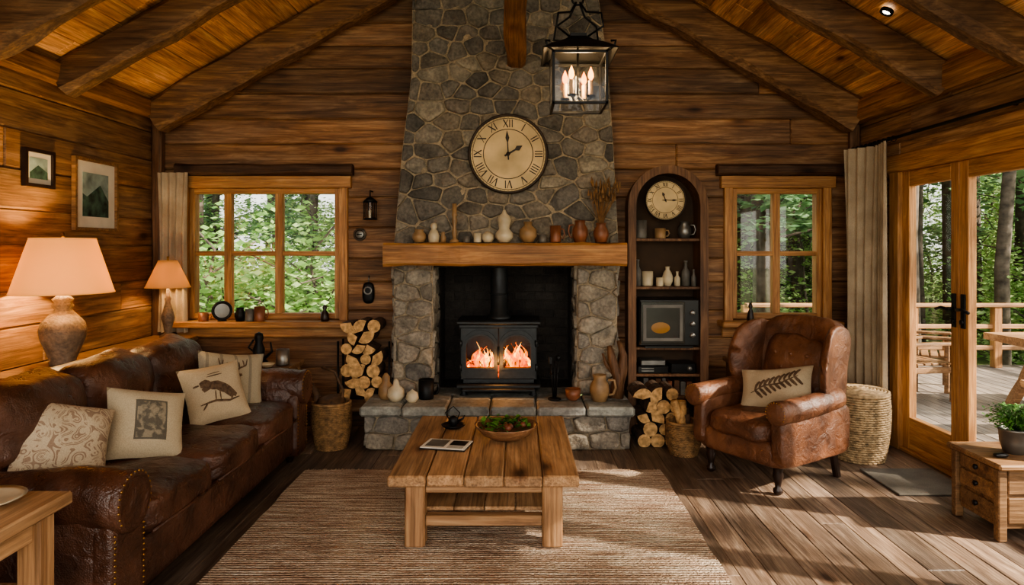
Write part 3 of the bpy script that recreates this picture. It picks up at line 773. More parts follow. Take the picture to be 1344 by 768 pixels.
# ------------------------------------------------------------------ firewood
def logs(x0, x1, y0, y1, z0, z1, seed, taper=0):
    random.seed(seed); mb = MB(); z = z0+.045; r = 0
    while z < z1:
        x = x0+.05+(.045 if r % 2 else 0); xe = x1-.04-(z-z0)*taper
        while x < xe:
            rr = R(.042, .056); yo = R(-.025, .025); M = axes((x, y0+yo, z), (1,0,0), (0,0,1), (0,-1,0)) @ RZ(R(0,360)); k = random.choice([0,1,1,1])
            if k:
                an = R(1.5, 3.3); p = [(-rr*.55, -rr*.5)]+[(-rr*.55+rr*1.6*math.cos(an*i/7-.1), -rr*.5+rr*1.6*math.sin(an*i/7)) for i in range(8)]
            else: p = [(rr*math.cos(2*pi*i/12), rr*math.sin(2*pi*i/12)) for i in range(12)]
            mb.prism(p, 0, -(y1-y0), 1, M, 0); x += rr*2-.002
        z += .088; r += 1
    return mb
mb = logs(.90, 1.36, 5.12, 5.42, 0, .46, 5, .2); mb.build('firewood_pile', [M_end, M_bark])
mb = logs(-1.41, -1.05, 5.42, 5.66, .3, .93, 6, .08)
for xx in (-1.44, -1.03):
    for yy in (5.46, 5.62): mb.cyl((xx, yy, 0), (xx, yy, .75), .009, seg=8, mat=2)
for yy in (5.46, 5.62): mb.cyl((-1.44, yy, .295), (-1.03, yy, .295), .009, seg=8, mat=2)
mb.build('firewood_rack', [M_end, M_bark, M_iron])
def basket(name, x, y, r0, r1, h, mat, rows=None, lid=False, mats=None, stuff=None, nw=28, rowh=.013):
    mb = MB(); rows = rows or int(h/rowh)
    for i in range(rows):
        t = i/(rows-1); r = r0+(r1-r0)*math.sin(t*pi/2); bul = math.sin(t*pi)*.012; pts = []
        for k in range(nw*2):
            a = pi*k/nw; q = r+bul+(.0055 if (k+i) % 2 else -.0055); pts.append((q*math.cos(a), q*math.sin(a), .008+t*(h-.014)))
        mb.tube(pts, h/rows*.5, 5, 0, closed=True)
    for k in range(nw):
        a = 2*pi*k/nw; mb.tube([((r0+.0)*math.cos(a), (r0)*math.sin(a), 0), ((r0+r1)/2*math.cos(a)*1.03, (r0+r1)/2*math.sin(a)*1.03, h*.45), (r1*math.cos(a), r1*math.sin(a), h-.01)], .004, 4, 0)
    mb.lathe([(0,.012),(r0,.012)], (0,0,0), 24, 0)
    mb.torus((0,0,h), r1+.003, .011, 40, 6, 0)
    if lid:
        for k in range(8):
            rr = r1*(1-k/8.2); mb.torus((0,0,h+.012+k*.003), rr, r1/15, 36, 6, 0)
        mb.lathe([(r1,h+.005),(0,h+.03)], (0,0,0), 24, 0)
    else: mb.lathe([(r0-.008,.012),(r1-.012,h-.005)], (0,0,0), 24, 0)
    if stuff: stuff(mb)
    return mb.build(name, mats or [mat], matrix=T(x, y, 0))
def st1(mb):
    random.seed(2)
    for k in range(7):
        mb.cyl((R(-.05,.05), R(-.05,.05), .03), (R(-.09,.09), R(-.06,.06), R(.3,.42)), .028, seg=7, mat=2 if k % 2 else 1)
basket('firewood_basket', 1.20, 4.95, .09, .115, .24, M_wick, mats=[M_wick, M_end, M_bark], stuff=st1)
def st2(mb):
    mb.tube([(-.08,0,.1),(-.12,.02,.4),(-.2,.02,.52),(-.26,.02,.5)], [.03,.03,.025,.02], 8, 1)
    mb.tube([(.02,.02,.1),(.08,.03,.42),(.02,.03,.56),(-.08,.03,.6)], .012, 8, 1)
    mb.sbox((.0,0,.3), (.11,.1,.09), 3, 6, 1, wr=.03, ws=9)
basket('kindling_basket', -1.40, 5.12, .11, .135, .34, M_wick, mats=[M_wick, M_wickd], stuff=st2)
basket('lidded_laundry_basket', 2.43, 4.86, .155, .185, .47, M_wick2, lid=True, nw=30, rowh=.016)

# ------------------------------------------------------------------ sofa
mb = MB()
FX, BX, A0, A1 = -1.52, -2.5, 2.52, 4.90; aw = .26
mb.sbox(((FX+BX)/2, (A0+A1)/2, .20), (.48, (A1-A0)/2-.02, .12), 12, 10, 0, wr=.006)
mb.sbox((-2.44, (A0+A1)/2, .50), (.10, (A1-A0)/2-.03, .36), 7, 12, 0, wr=.012)
sw = (A1-A0-2*aw)/3
for k in range(3):
    cy = A0+aw+sw*(k+.5)
    mb.sbox((-1.855, cy, .385), (.365, sw/2+.002, .085), 6, 18, 0, .28, wr=.02, ws=6)
    mb.tube([(-1.5, cy-sw/2+.02, .335), (-1.487, cy, .335), (-1.5, cy+sw/2-.02, .335)], .007, 6, 0)
    M = T(-2.26, cy, .66) @ RY(-80)
    def fb(w):
        return Vector((w.x, w.y, w.z-.035*math.exp(-(w.x+.02)**2/.0016)))
    mb.sbox((0,0,0), (.27, sw/2+.000, .125), 4.0, 20, 0, .36, M, .028, 6, fb)
for cy, sg in ((A0+aw/2, -1), (A1-aw/2, 1)):
    mb.sbox(((FX+BX)/2+.0, cy, .31), (.485, .115, .24), 9, 10, 0, wr=.008)
    n = 20; pts = [(BX+.05+(FX-BX-.02)*i/n, cy+sg*.015, .525+.012*math.sin(i*.5)) for i in range(n+1)]
    mb.tube(pts, [.118+.008*noise.noise(Vector((i*.6, cy, 0))) for i in range(n+1)], 20, 0)
    M = axes((FX+.03, cy+sg*.015, .525), (0,1,0), (0,0,1), (1,0,0))
    mb.lathe([(.12,-.02),(.12,.006),(.105,.016),(.09,.01),(.03,.018),(0,.02)], (0,0,0), 28, 0, M)
    mb.sbox((FX-.03, cy, .28), (.045, .112, .22), 8, 6, 0)
    for k in range(19):
        an = -.6+k*(pi+1.2)/18; mb.lathe([(.006,.0),(.004,.004),(0,.005)], (0,0,0), 6, 1, M @ T(.11*math.cos(an), .11*math.sin(an), .012))
    for k in range(15):
        for q in (-1, 1): mb.lathe([(.006,.0),(.004,.004),(0,.005)], (0,0,0), 6, 1, axes((FX+.013, cy+q*.098, .11+k*.022), (0,1,0), (0,0,1), (1,0,0)))
for x in (BX+.1, FX-.08):
    for y in (A0+.12, A1-.12): mb.lathe([(.02,0),(.035,.05),(.04,.09)], (x, y, 0), 12, 2)
mb.build('leather_sofa', [M_leather, M_nail, M_dwood])

def pillow(name, loc, rot, w, h, t, mat, seed=0, shapes=()):
    mb = MB(); n = 18
    def zf(x, y, sg): return sg*t/2*(max(0,(1-x**4)*(1-y**4)))**.55*(.75+.25*(1-x*x)*(1-y*y))+sg*noise.noise(Vector((x*1.5+seed, y*1.5, 3)))*.02*(1-x**4)*(1-y**4)+.012*math.sin(x*2+seed)
    for sg in (1, -1):
        vs = []
        for i in range(n+1):
            for j in range(n+1):
                x = -1+2*i/n; y = -1+2*j/n
                vs.append((x*w/2*(1-.07*math.cos(y*pi/2)), y*h/2*(1-.07*math.cos(x*pi/2)), zf(x, y, sg)))
        mb.add(vs, [[i*(n+1)+j, (i+1)*(n+1)+j, (i+1)*(n+1)+j+1, i*(n+1)+j+1] for i in range(n) for j in range(n)], 0, True)
    for pts, hw in shapes:
        o = []; fine = []
        for a_, b_ in zip(pts, pts[1:]):
            m = max(1, int(math.hypot(b_[0]-a_[0], b_[1]-a_[1])/.012))
            fine += [(a_[0]+(b_[0]-a_[0])*q/m, a_[1]+(b_[1]-a_[1])*q/m) for q in range(m)]
        fine.append(pts[-1])
        for q, p in enumerate(fine):
            p0 = fine[max(0, q-1)]; p1 = fine[min(len(fine)-1, q+1)]; dx, dy = p1[0]-p0[0], p1[1]-p0[1]; L = math.hypot(dx, dy) or 1
            tw = hw*(.35+.65*math.sin(pi*(q+.5)/len(fine)))
            for s_ in (-1, 1):
                X = p[0]-dy/L*tw*s_; Y = p[1]+dx/L*tw*s_; y = Y/(h/2*.95); x = X/(w/2*(1-.07*math.cos(y*pi/2))); y = Y/(h/2*(1-.07*math.cos(x*pi/2)))
                o.append((X, Y, zf(x, y, 1)+.0024))
        mb.add(o, [[2*q, 2*q+1, 2*q+3, 2*q+2] for q in range(len(fine)-1)], 1, True)
    return mb.build(name, [mat, M_print], matrix=T(*loc) @ rot, recalc=False)
M_print = plain('pillow_print_ink', '#5f4a38', .95, 0, .25, 60, 0)
P1 = pillow_mat('pillow_leaf', '#bdab90', '#6a4638', 'leaf'); P2 = pillow_mat('pillow_stamp', '#b8a88c', '#3d3c38', 'stamp')
P3 = pillow_mat('pillow_plain', '#b7a487', '#5c4a38', 'none'); P4 = pillow_mat('pillow_stripe', '#a3967e', '#6a6458', 'stripe')
def prot(yaw, tilt, roll=0):
    return RZ(yaw) @ RX(90-tilt) @ RZ(roll)
# perched bird drawing
BIRD = [([(-.09,.01),(-.05,.035),(.0,.03),(.04,.0),(.10,-.05)], .030), ([(-.10,.045),(-.065,.05),(-.035,.04)], .026), ([(-.135,.045),(-.105,.047)], .006),
        ([(-.02,.03),(.03,-.01),(.07,-.06)], .012), ([(-.02,-.0),(-.03,-.06)], .004), ([(.005,-.005),(.0,-.06)], .004), ([(-.12,-.07),(-.03,-.06),(.05,-.075),(.12,-.06)], .007),
        ([(.06,-.07),(.09,-.03)], .005), ([(-.08,-.065),(-.11,-.10)], .005), ([(-.05,.09),(.05,.10)], .004), ([(-.04,.105),(.04,.115)], .003)]
# stag head drawing
STAG = [([(0,.02),(0,-.06),(0,-.10)], .034), ([(-.03,.02),(-.06,.03)], .010), ([(.03,.02),(.06,.03)], .010)]
for s_ in (-1, 1):
    STAG += [([(s_*.012,.03),(s_*.04,.07),(s_*.08,.09),(s_*.09,.135)], .006), ([(s_*.04,.07),(s_*.035,.11)], .005), ([(s_*.07,.085),(s_*.06,.125)], .005)]
FERN = [([(-.15,-.05),(-.05,-.01),(.05,.0),(.16,.05)], .006)]
for k in range(9):
    x = -.12+k*.032; y = -.035+k*.010
    FERN += [([(x,y),(x+.012,y+.03),(x+.035,y+.055)], .010), ([(x,y),(x+.025,y-.025),(x+.05,y-.05)], .010)]
pillow('throw_pillow', (-2.02, 3.04, .64), prot(58, 32, -22), .38, .36, .15, P1, 1)
pillow('throw_pillow', (-1.87, 3.43, .61), prot(50, 30, -14), .38, .37, .15, P2, 2)
pillow('throw_pillow', (-1.83, 4.12, .62), prot(42, 26, 6), .37, .36, .15, P3, 3, BIRD)
pillow('throw_pillow', (-1.88, 4.46, .63), prot(38, 22, -8), .42, .38, .14, P4, 4, STAG)

# ------------------------------------------------------------------ armchair
CH = T(1.68, 4.52, 0) @ RZ(-57) @ Matrix.Diagonal((.93, .97, .945, 1))
mb = MB(CH)
mb.sbox((0,.0,.255), (.36,.37,.085), 9, 8, 0, wr=.006)
mb.sbox((0,-.06,.385), (.265,.35,.075), 5, 14, 0, .3, wr=.02, ws=7)
def fback(w): return Vector((w.x*(1+.06*w.z), w.y+.05*(w.x/.3)**2*-1, w.z+.03*(1-(w.x/.3)**2)*(1 if w.z > 0 else 0)))
mb.sbox((0,.30,.70), (.33,.075,.37), 5, 16, 0, 0, T(0,.30,.4) @ RX(-11) @ T(0,-.30,-.4), .016, 7, fback)
mb.sbox((0,.21,.67), (.255,.08,.27), 4, 16, 0, 0, T(0,.30,.4) @ RX(-11) @ T(0,-.30,-.4), .026, 8)
for sg in (-1, 1):
    mb.sbox((sg*.33,-.02,.36), (.055,.36,.17), 8, 8, 0, wr=.006)
    n = 16; pts = [(sg*(.345+.01*math.sin(i/n*pi)), -.40+.62*i/n, .545+.03*(i/n)**2) for i in range(n+1)]
    mb.tube(pts, [.075+.005*noise.noise(Vector((i*.7, sg, 0))) for i in range(n+1)], 18, 0)
    M = axes((sg*.345,-.405,.545), (1,0,0), (0,0,1), (0,-1,0)); mb.lathe([(.077,-.02),(.077,.004),(.065,.012),(.02,.014),(0,.015)], (0,0,0), 24, 0, M)
    for k in range(16):
        an = -.5+k*(pi+1)/15; mb.lathe([(.005,.0),(.004,.003),(0,.004)], (0,0,0), 6, 1, M @ T(.07*math.cos(an), .07*math.sin(an), .01))
    def fw(w, sg=sg): return Vector((w.x+sg*.05*(w.y/-.15 if w.y < 0 else 0)**2, w.y+(-.04*math.sin((w.z+.27)/.54*pi)), w.z-.05*(1 if w.z > 0 else 0)*max(0, -w.y/.17)))
    mb.sbox((sg*.325,.17,.78), (.042,.17,.26), 3.5, 12, 0, 0, T(0,.30,.4) @ RX(-9) @ T(0,-.30,-.4), .006, 6, fw)
    mb.lathe([(.016,0),(.03,.015),(.032,.035),(.018,.05),(.022,.075),(.034,.12),(.03,.15),(.036,.175)], (sg*.28,-.30,0), 16, 2)
    mb.beam((sg*.28,.33,0), (sg*.28,.28,.19), .045, .045, .0, 2, 2, (0,1,0))
for r in range(3):
    for c in range(3 if r % 2 == 0 else 2):
        x = (-.13+.13*c) if r % 2 == 0 else (-.065+.13*c); mb.lathe([(.014,0),(.01,.007),(0,.009)], (0,0,0), 10, 0, T(0,.30,.4) @ RX(-11) @ T(0,-.30,-.4) @ axes((x,.125,.60+r*.1), (1,0,0), (0,0,1), (0,-1,0)))
mb.build('wingback_armchair', [M_leather2, M_nail, M_dwood])
pillow('lumbar_pillow', (1.70, 4.50, .575), RZ(-42) @ RX(58) @ RZ(10), .48, .29, .14, P3, 6, FERN)

# ------------------------------------------------------------------ coffee table
mb = MB(); tx0, tx1, ty0, ty1, tz = -.64, .30, 3.33, 4.52, .385
xs = [tx0, tx0+.19, tx0+.375, tx0+.57, tx0+.76, tx1]; random.seed(13)
for p, q in zip(xs, xs[1:]): mb.box((p+.002, ty0+R(-.012,.006), tz-.055), (q-.002, ty1+R(-.01,.01), tz+R(-.002,.002)), 0, .008)
for x in (tx0+.13, tx1-.13):
    for y in (ty0+.08, ty1-.08): mb.box((x-.05, y-.05, .02), (x+.05, y+.05, tz-.055), 1, .008)
for y in (ty0+.08, ty1-.08):
    mb.box((tx0+.18, y-.03, tz-.10), (tx1-.18, y+.03, tz-.055), 2, .005)
    mb.box((tx0+.18, y-.03, .12), (tx1-.18, y+.03, .17), 2, .005)
for x in (tx0+.13, tx1-.13): mb.box((x-.03, ty0+.13, .12), (x+.03, ty1-.13, .17), 0, .005); mb.box((x-.03, ty0+.13, tz-.10), (x+.03, ty1-.13, tz-.055), 0, .005)
xs = [tx0+.16+i*(tx1-tx0-.32)/4 for i in range(5)]
for p, q in zip(xs, xs[1:]): mb.box((p+.002, ty0+.12, .17), (q-.002, ty1-.12, .19), 0, .004)
mb.build('coffee_table', [M_table, M_tableleg, M_tablex])
mb = MB(); mb.lathe([(0,0),(.08,0),(.14,.03),(.18,.075),(.185,.085),(.17,.08),(.13,.04),(0,.02)], (0,0,0), 36, 0); random.seed(14)
for k in range(150):
    a = R(0, 2*pi); r = R(0, .14); z = .06+R(0, .035)+.02*(1-r/.14); L = R(.03, .06)
    M = T(r*math.cos(a), r*math.sin(a), z) @ RZ(R(0,360)) @ RY(R(-50,30)); mb.add([(0,0,0),(L*.5,L*.28,.006),(L,0,-.004),(L*.5,-L*.28,.006)], [[0,1,2,3]], 1, True, M)
for k in range(14):
    a = R(0, 2*pi); r = R(0, .12); mb.lathe([(0,0),(.016,.008),(.018,.02),(.01,.032),(0,.034)], (r*math.cos(a), r*math.sin(a), .072), 10, 2)
mb.build('salad_bowl', [M_bowl, M_green, M_bowlf], matrix=T(-.07, 3.98, tz+.003), recalc=False)
mb = MB(RZ(-12)); mb.box((-.13,-.09,0), (.13,.09,.006), 0, .001); mb.box((-.128,-.088,.006), (.128,.088,.011), 1, .001)
mb.box((-.11,-.06,.011), (.0,.07,.0116), 2, 0); mb.box((.02,-.02,.011), (.11,.07,.0116), 3, 0)
for k in range(5): mb.box((.02,-.07+k*.009,.011), (.11,-.067+k*.009,.0116), 2, 0)
mb.build('magazine', [M_blk, M_white, M_grey, M_blk], matrix=T(-.40, 3.83, tz+.003))
mb = MB(); mb.lathe([(0,0),(.05,0),(.07,.012),(.075,.02),(.06,.016),(0,.01)], (0,0,0), 24, 0)
mb.lathe([(.02,.012),(.032,.03),(.03,.06),(.015,.07),(0,.075)], (0,0,0), 18, 0)
mb.tube([(.03,0,.04),(.06,0,.055),(.07,0,.075)], [.008,.006,.004], 7, 0); mb.tube([(-.025,0,.05),(-.05,0,.09),(0,0,.13),(.04,0,.09),(.025,0,.055)], .004, 6, 0)
mb.build('iron_teapot', M_iron, matrix=T(-.40, 4.22, tz+.003))

# ------------------------------------------------------------------ rug
t = NT('woven_jute'); cn = t.n('ShaderNodeTexCoord')
w = t.n('ShaderNodeTexWave', i_Scale=14.0, i_Distortion=2.4, i_Detail=2, bands_direction='Y'); w.inputs['Detail Scale'].default_value = 4; t.l(cn.outputs['Object'], w.inputs['Vector'])
mp = t.n('ShaderNodeMapping'); mp.inputs['Scale'].default_value = (3.5, 42, 1); t.l(cn.outputs['Object'], mp.inputs[0])
n1 = t.n('ShaderNodeTexNoise', i_Scale=1, i_Detail=6, i_Roughness=.6); t.l(mp.outputs[0], n1.inputs['Vector'])
n2 = t.n('ShaderNodeTexNoise', i_Scale=90, i_Detail=3); t.l(cn.outputs['Object'], n2.inputs['Vector'])
n3 = t.n('ShaderNodeTexNoise', i_Scale=1.6, i_Detail=5); t.l(cn.outputs['Object'], n3.inputs['Vector'])
c = t.ramp(n1.outputs[0], [(.30, C('#8c6c55')), (.45, C('#bda289')), (.6, C('#ddccb5')), (.74, C('#ece2d0'))]); c = t.mix(c, t.ramp(w.outputs[0], [(0, (.74,.7,.67,1)), (.6, (1.05,1.05,1.05,1))]), .7, 'MULTIPLY')
c = t.mix(c, t.ramp(n2.outputs[0], [(.35, (.66,.66,.66,1)), (.6, (1.18,1.18,1.18,1))]), .7, 'MULTIPLY')
c = t.mix(c, t.ramp(n3.outputs[0], [(.35, (.8,.71,.66,1)), (.62, (1.12,1.12,1.1,1))]), .75, 'MULTIPLY')
t.l(c, t.b.inputs['Base Color']); t.b.inputs['Roughness'].default_value = .95
t.bump(t.math('ADD', w.outputs[0], n2.outputs[0]), 1.0, .016); M_rug = t.mat
mb = MB(); rx0, rx1, ry0, ry1 = -1.42, .95, 2.15, 4.56; nx, ny = 40, 60; vs = []
for i in range(nx+1):
    for j in range(ny+1):
        x = rx0+(rx1-rx0)*i/nx; y = ry0+(ry1-ry0)*j/ny; e = .012*noise.noise(Vector((x*4, y*4, 1)))
        vs.append((x+(e if i in (0, nx) else 0), y+(e if j in (0, ny) else 0), .016+.004*noise.noise(Vector((x*5, y*5, 0)))))
fs = [[i*(ny+1)+j, (i+1)*(ny+1)+j, (i+1)*(ny+1)+j+1, i*(ny+1)+j+1] for i in range(nx) for j in range(ny)]
mb.add(vs, fs, 0, True)
mb.box((rx0+.005, ry0+.005, .001), (rx1-.005, ry1-.005, .012), 0, .002)
random.seed(17)
for (ye, sg) in ((ry1, 1), (ry0, -1)):
    for k in range(170):
        x = rx0+.01+(rx1-rx0-.02)*k/169; mb.tube([(x, ye-sg*.01, .012), (x+R(-.008,.008), ye+sg*R(.02,.05), .005)], .004, 4, 0)
mb.build('woven_jute_rug', M_rug)
mb = MB(); mb.box((2.3, 4.12, .001), (2.78, 4.60, .012), 0, .004); mb.build('door_mat', fabric('mat_fabric', '#57524a', '#766f64', 150))

# ------------------------------------------------------------------ lamps
mb = MB(); mb.box((-3.0, 3.75, .74), (-2.62, 5.60, .78), 0, .006); mb.box((-2.99, 3.8, .64), (-2.64, 5.55, .74), 0, .003)
for x in (-2.96, -2.67):
    for y in (3.82, 5.53): mb.box((x-.025, y-.025, 0), (x+.025, y+.025, .64), 0, .004)
mb.box((-2.97, 3.82, .18), (-2.66, 5.53, .2), 0, .003)
mb.build('console_table', M_chest)
def lamp(name, x, y, z, body, r0, r1, zs0, zs1, mb_mat, shade):
    mb = MB(); mb.lathe(body, (0,0,0), 32, 0)
    mb.cyl((0,0,body[-1][1]-.01), (0,0,zs1+.015), .008, seg=8, mat=2)
    mb.lathe([(r1,zs0),(r0,zs1),(r0-.004,zs1),(r1-.004,zs0)], (0,0,0), 48, 1)
    mb.torus((0,0,zs0), r1-.001, .004, 48, 5, 1); mb.torus((0,0,zs1), r0-.001, .004, 48, 5, 1)
    for k in range(3): mb.cyl((0,0,zs1-.01), ((r0-.003)*math.cos(k*2.1), (r0-.003)*math.sin(k*2.1), zs1-.005), .003, seg=5, mat=2)
    mb.lathe([(.0,zs1+.04),(.012,zs1+.03),(.006,zs1+.015),(.012,zs1+.01),(0,zs1)], (0,0,0), 12, 2)
    ob = mb.build(name, [mb_mat, shade, M_nail], matrix=T(x, y, z)); return ob
lamp('table_lamp', -2.78, 4.17, .785, [(0,0),(.07,0),(.075,.02),(.07,.03),(.12,.16),(.128,.21),(.115,.26),(.07,.31),(.045,.34),(.06,.36),(.045,.38),(.06,.40),(.035,.42),(.03,.45),(.0,.45)], .175, .275, .44, .77, M_lampb, M_shade)
lamp('small_table_lamp', -2.78, 5.42, .785, [(0,0),(.06,0),(.06,.02),(.025,.04),(.035,.1),(.05,.16),(.03,.24),(.018,.28),(.025,.31),(.015,.33),(.012,.42),(0,.42)], .07, .165, .40, .61, M_lampb, M_shade2)
def plight(name, loc, pw, col, rad=.05):
    d = bpy.data.lights.new(name, 'POINT'); d.energy = pw; d.color = col[:3]; d.shadow_soft_size = rad
    o = bpy.data.objects.new(name, d); S.collection.objects.link(o); o.location = loc; return o
plight('table_lamp_bulb', (-2.78, 4.17, 1.40), 50, (1,.66,.30), .05)
plight('small_lamp_bulb', (-2.78, 5.42, 1.29), 12, (1,.66,.30), .03)

def picture(name, y0, y1, z0, z1, kind):
    mb = MB(axes((XL, 0, 0), (0,1,0), (0,0,1), (1,0,0))); f = .022
    mb.ring([(y0,z0),(y1,z0),(y1,z1),(y0,z1)], [(y0+f,z0+f),(y1-f,z0+f),(y1-f,z1-f),(y0+f,z1-f)], .0, .03, 0)
    mb.prism([(y0+f,z0+f),(y1-f,z0+f),(y1-f,z1-f),(y0+f,z1-f)], .004, .012, 1)
    g = (y1-y0)*.2
    mb.prism([(y0+g,z0+g),(y1-g,z0+g),(y1-g,z1-g),(y0+g,z1-g)], .012, .0135, 2)
    if kind: mb.prism([(y0+g,z0+g),(y1-g,z0+g),(y1-g,z0+.22),(y0+.3,z0+.33),(y0+g+.05,z0+.24),(y0+g,z0+.26)], .0135, .0145, 3)
    else: mb.prism([(y0+g,z0+g),(y1-g,z0+g),(y1-g,z0+.10),(y0+.13,z0+.14),(y0+g,z0+.09)], .0135, .0145, 3)
    return mb.build(name, [M_chest if kind else M_dwood, M_white, plain(name+'_sky'+str(kind), '#8fa3a0', .6, 0, .3, 9, 0), plain(name+'_hill'+str(kind), '#3f5a50', .6, 0, .5, 14, 0)])
picture('framed_picture', 4.66, 5.16, 1.62, 2.13, 1); picture('framed_picture', 4.19, 4.46, 1.88, 2.12, 0)

# ------------------------------------------------------------------ curtains
def curtain(name, p0, p1, z0, z1, folds, amp, nrm):
    mb = MB(); p0 = Vector(p0); p1 = Vector(p1); nu, nv = folds*10, 24; nrm = Vector(nrm)
    for off in (0, .004):
        vs = []
        for i in range(nu+1):
            u = i/nu
            for j in range(nv+1):
                v = j/nv; am = amp*(.6+.4*v)*(1+.3*math.sin(i*.37)); pinch = 1-.12*math.sin(v*pi)
                q = p0.lerp(p1, .5+(u-.5)*pinch)+nrm*(am*math.sin(u*folds*2*pi+.6*math.sin(v*3))+off)
                vs.append((q.x, q.y, z1+(z0-z1)*v))
        mb.add(vs, [[i*(nv+1)+j, (i+1)*(nv+1)+j, (i+1)*(nv+1)+j+1, i*(nv+1)+j+1] for i in range(nu) for j in range(nv)], 0, True)
    return mb.build(name, M_curt, recalc=False)
curtain('linen_curtain', (-2.98, 5.64, 0), (-2.73, 5.64, 0), .80, 2.12, 4, .022, (0,1,0))
curtain('linen_curtain', (2.76, 5.22, 0), (2.68, 4.98, 0), .05, 2.28, 3, .03, (1,.3,0))
curtain('linen_curtain', (2.60, 5.45, 0), (2.76, 5.20, 0), .05, 2.28, 4, .03, (1,.3,0))
mb = MB(); mb.cyl((2.74, 5.56, 2.30), (2.74, 1.5, 2.30), .012, seg=10)
for k in range(9): mb.torus((2.74, 5.5-k*.065, 2.295), .02, .003, 14, 5, 0, axis='Y')
for y in (5.5, 3.9, 2.2): mb.tube([(2.74, y, 2.30), (2.80, y, 2.32), (XR+.01, y, 2.32)], .008, 6)
mb.lathe([(0,0),(.022,.02),(0,.045)], (0,0,0), 12, 0, T(2.74, 5.56, 2.30) @ RX(-90))
mb.build('curtain_rod', M_iron)

# ------------------------------------------------------------------ lantern chandelier
lx, ly, lz = .315, 3.6, 2.23
mb = MB(T(lx, ly, lz)); w = .135
for q in ((-1,-1),(1,-1),(1,1),(-1,1)):
    mb.box((q[0]*w-.007, q[1]*w-.007, 0), (q[0]*w+.007, q[1]*w+.007, .27), 0, .002)
    mb.tube([(q[0]*w, q[1]*w, .27), (q[0]*w*1.25, q[1]*w*1.25, .285), (q[0]*w*1.3, q[1]*w*1.3, .31), (q[0]*w*1.15, q[1]*w*1.15, .315)], .006, 6)
    mb.tube([(q[0]*.05, q[1]*.05, .37), (q[0]*.12, q[1]*.12, .40), (q[0]*.11, q[1]*.11, .47), (q[0]*.04, q[1]*.04, .50), (q[0]*.01, q[1]*.01, .56)], .006, 6)
for z in (0, .26):
    for (a_, b_) in (((-w,-w),(w,-w)), ((w,-w),(w,w)), ((w,w),(-w,w)), ((-w,w),(-w,-w))):
        mb.box((min(a_[0],b_[0])-.007, min(a_[1],b_[1])-.007, z), (max(a_[0],b_[0])+.007, max(a_[1],b_[1])+.007, z+.014), 0, .002)
for (a_, b_) in (((-w,-w),(w,-w)), ((w,-w),(w,w)), ((w,w),(-w,w)), ((-w,w),(-w,-w))):
    mb.box((min(a_[0],b_[0])-.001, min(a_[1],b_[1])-.001, .016), (max(a_[0],b_[0])+.001, max(a_[1],b_[1])+.001, .26), 1, 0)
mb.lathe([(.27,.275),(.20,.31),(.10,.35),(.06,.375),(.06,.39),(0,.39)], (0,0,0), 4, 0, RZ(45), smooth=False)
mb.lathe([(.27,.275),(.262,.272),(.1,.343),(0,.35)], (0,0,0), 4, 0, RZ(45), smooth=False)
mb.torus((0,0,.58), .03, .006, 18, 6, 0, axis='Y')
mb.cyl((0,0,.05), (0,0,.35), .006, seg=8)
for k in range(4):
    a_ = pi/4+k*pi/2+.25; x, y = .075*math.cos(a_), .075*math.sin(a_)
    mb.tube([(0,0,.07), (x*.5,y*.5,.035), (x,y,.05)], .005, 6); mb.lathe([(0,0),(.022,.006),(.024,.014)], (x,y,.05), 12, 0)
    mb.lathe([(.012,0),(.012,.08),(0,.08)], (x,y,.06), 12, 3); mb.lathe([(.004,0),(.015,.02),(.014,.04),(.004,.065),(0,.075)], (x,y,.14), 12, 2)
z = .62; k = 0
while lz+z < 4.10:
    mb.torus((0,0,z), .018, .0045, 12, 5, 0, axis='Y' if k % 2 else 'X', sy=1.5); z += .044; k += 1
mb.lathe([(0,0),(.06,0),(.05,.03),(0,.04)], (0,0,4.075-lz), 16)
mb.build('hanging_lantern_chandelier', [M_iron, M_lglass, M_bulb, M_tan])
plight('lantern_light', (lx, ly, lz+.17), 22, (1,.66,.32), .08)
mb = MB(); rs = axes((2.3, 4.25, ZR-2.4*SL-.015), (ca,0,-sa), (0,1,0), (-sa,0,-ca)); mb.lathe([(.04,0),(.04,.02),(.026,.022),(.024,.01)], (0,0,0), 20, 0, rs); mb.lathe([(.024,.014),(0,.02)], (0,0,0), 16, 1, rs)
mb.build('ceiling_spotlight', [M_iron, M_spot])

# wall ornaments
mb = MB(T(-1.225, YB, 0)); mb.cyl((0,-.0,1.97), (0,-.1,1.97), .006, seg=8); mb.tube([(0,-.1,1.97),(0,-.1,1.92)], .005, 6)
mb.lathe([(0,.0),(.06,0),(.06,.012),(.05,.015)], (0,-.1,1.73), 8); mb.lathe([(.05,.16),(.065,.155),(.03,.19),(.012,.2),(0,.205)], (0,-.1,1.72), 8)
for k in range(6): a_ = k*pi/3; mb.cyl((.05*math.cos(a_), -.1+.05*math.sin(a_), 1.74), (.05*math.cos(a_), -.1+.05*math.sin(a_), 1.88), .005, seg=6)
mb.lathe([(.045,.01),(.045,.15)], (0,-.1,1.73), 12, 1); mb.lathe([(.014,0),(.014,.06),(0,.065)], (0,-.1,1.745), 10, 2)
mb.build('wall_lantern', [M_iron, M_lglass, M_cream])
mb = MB(axes((-1.33, YB, 1.61), (1,0,0), (0,0,1), (0,-1,0))); mb.lathe([(0,0),(.05,.0),(.055,.012),(.045,.02),(.02,.03),(0,.032)], (0,0,0), 20, 0); mb.torus((0,0,.02), .035, .006, 18, 5, 1); mb.cyl((-.02,.0,.03), (.02,.0,.03), .006, seg=6, mat=1)
mb.build('brass_wall_ornament', [M_pewter, M_iron])
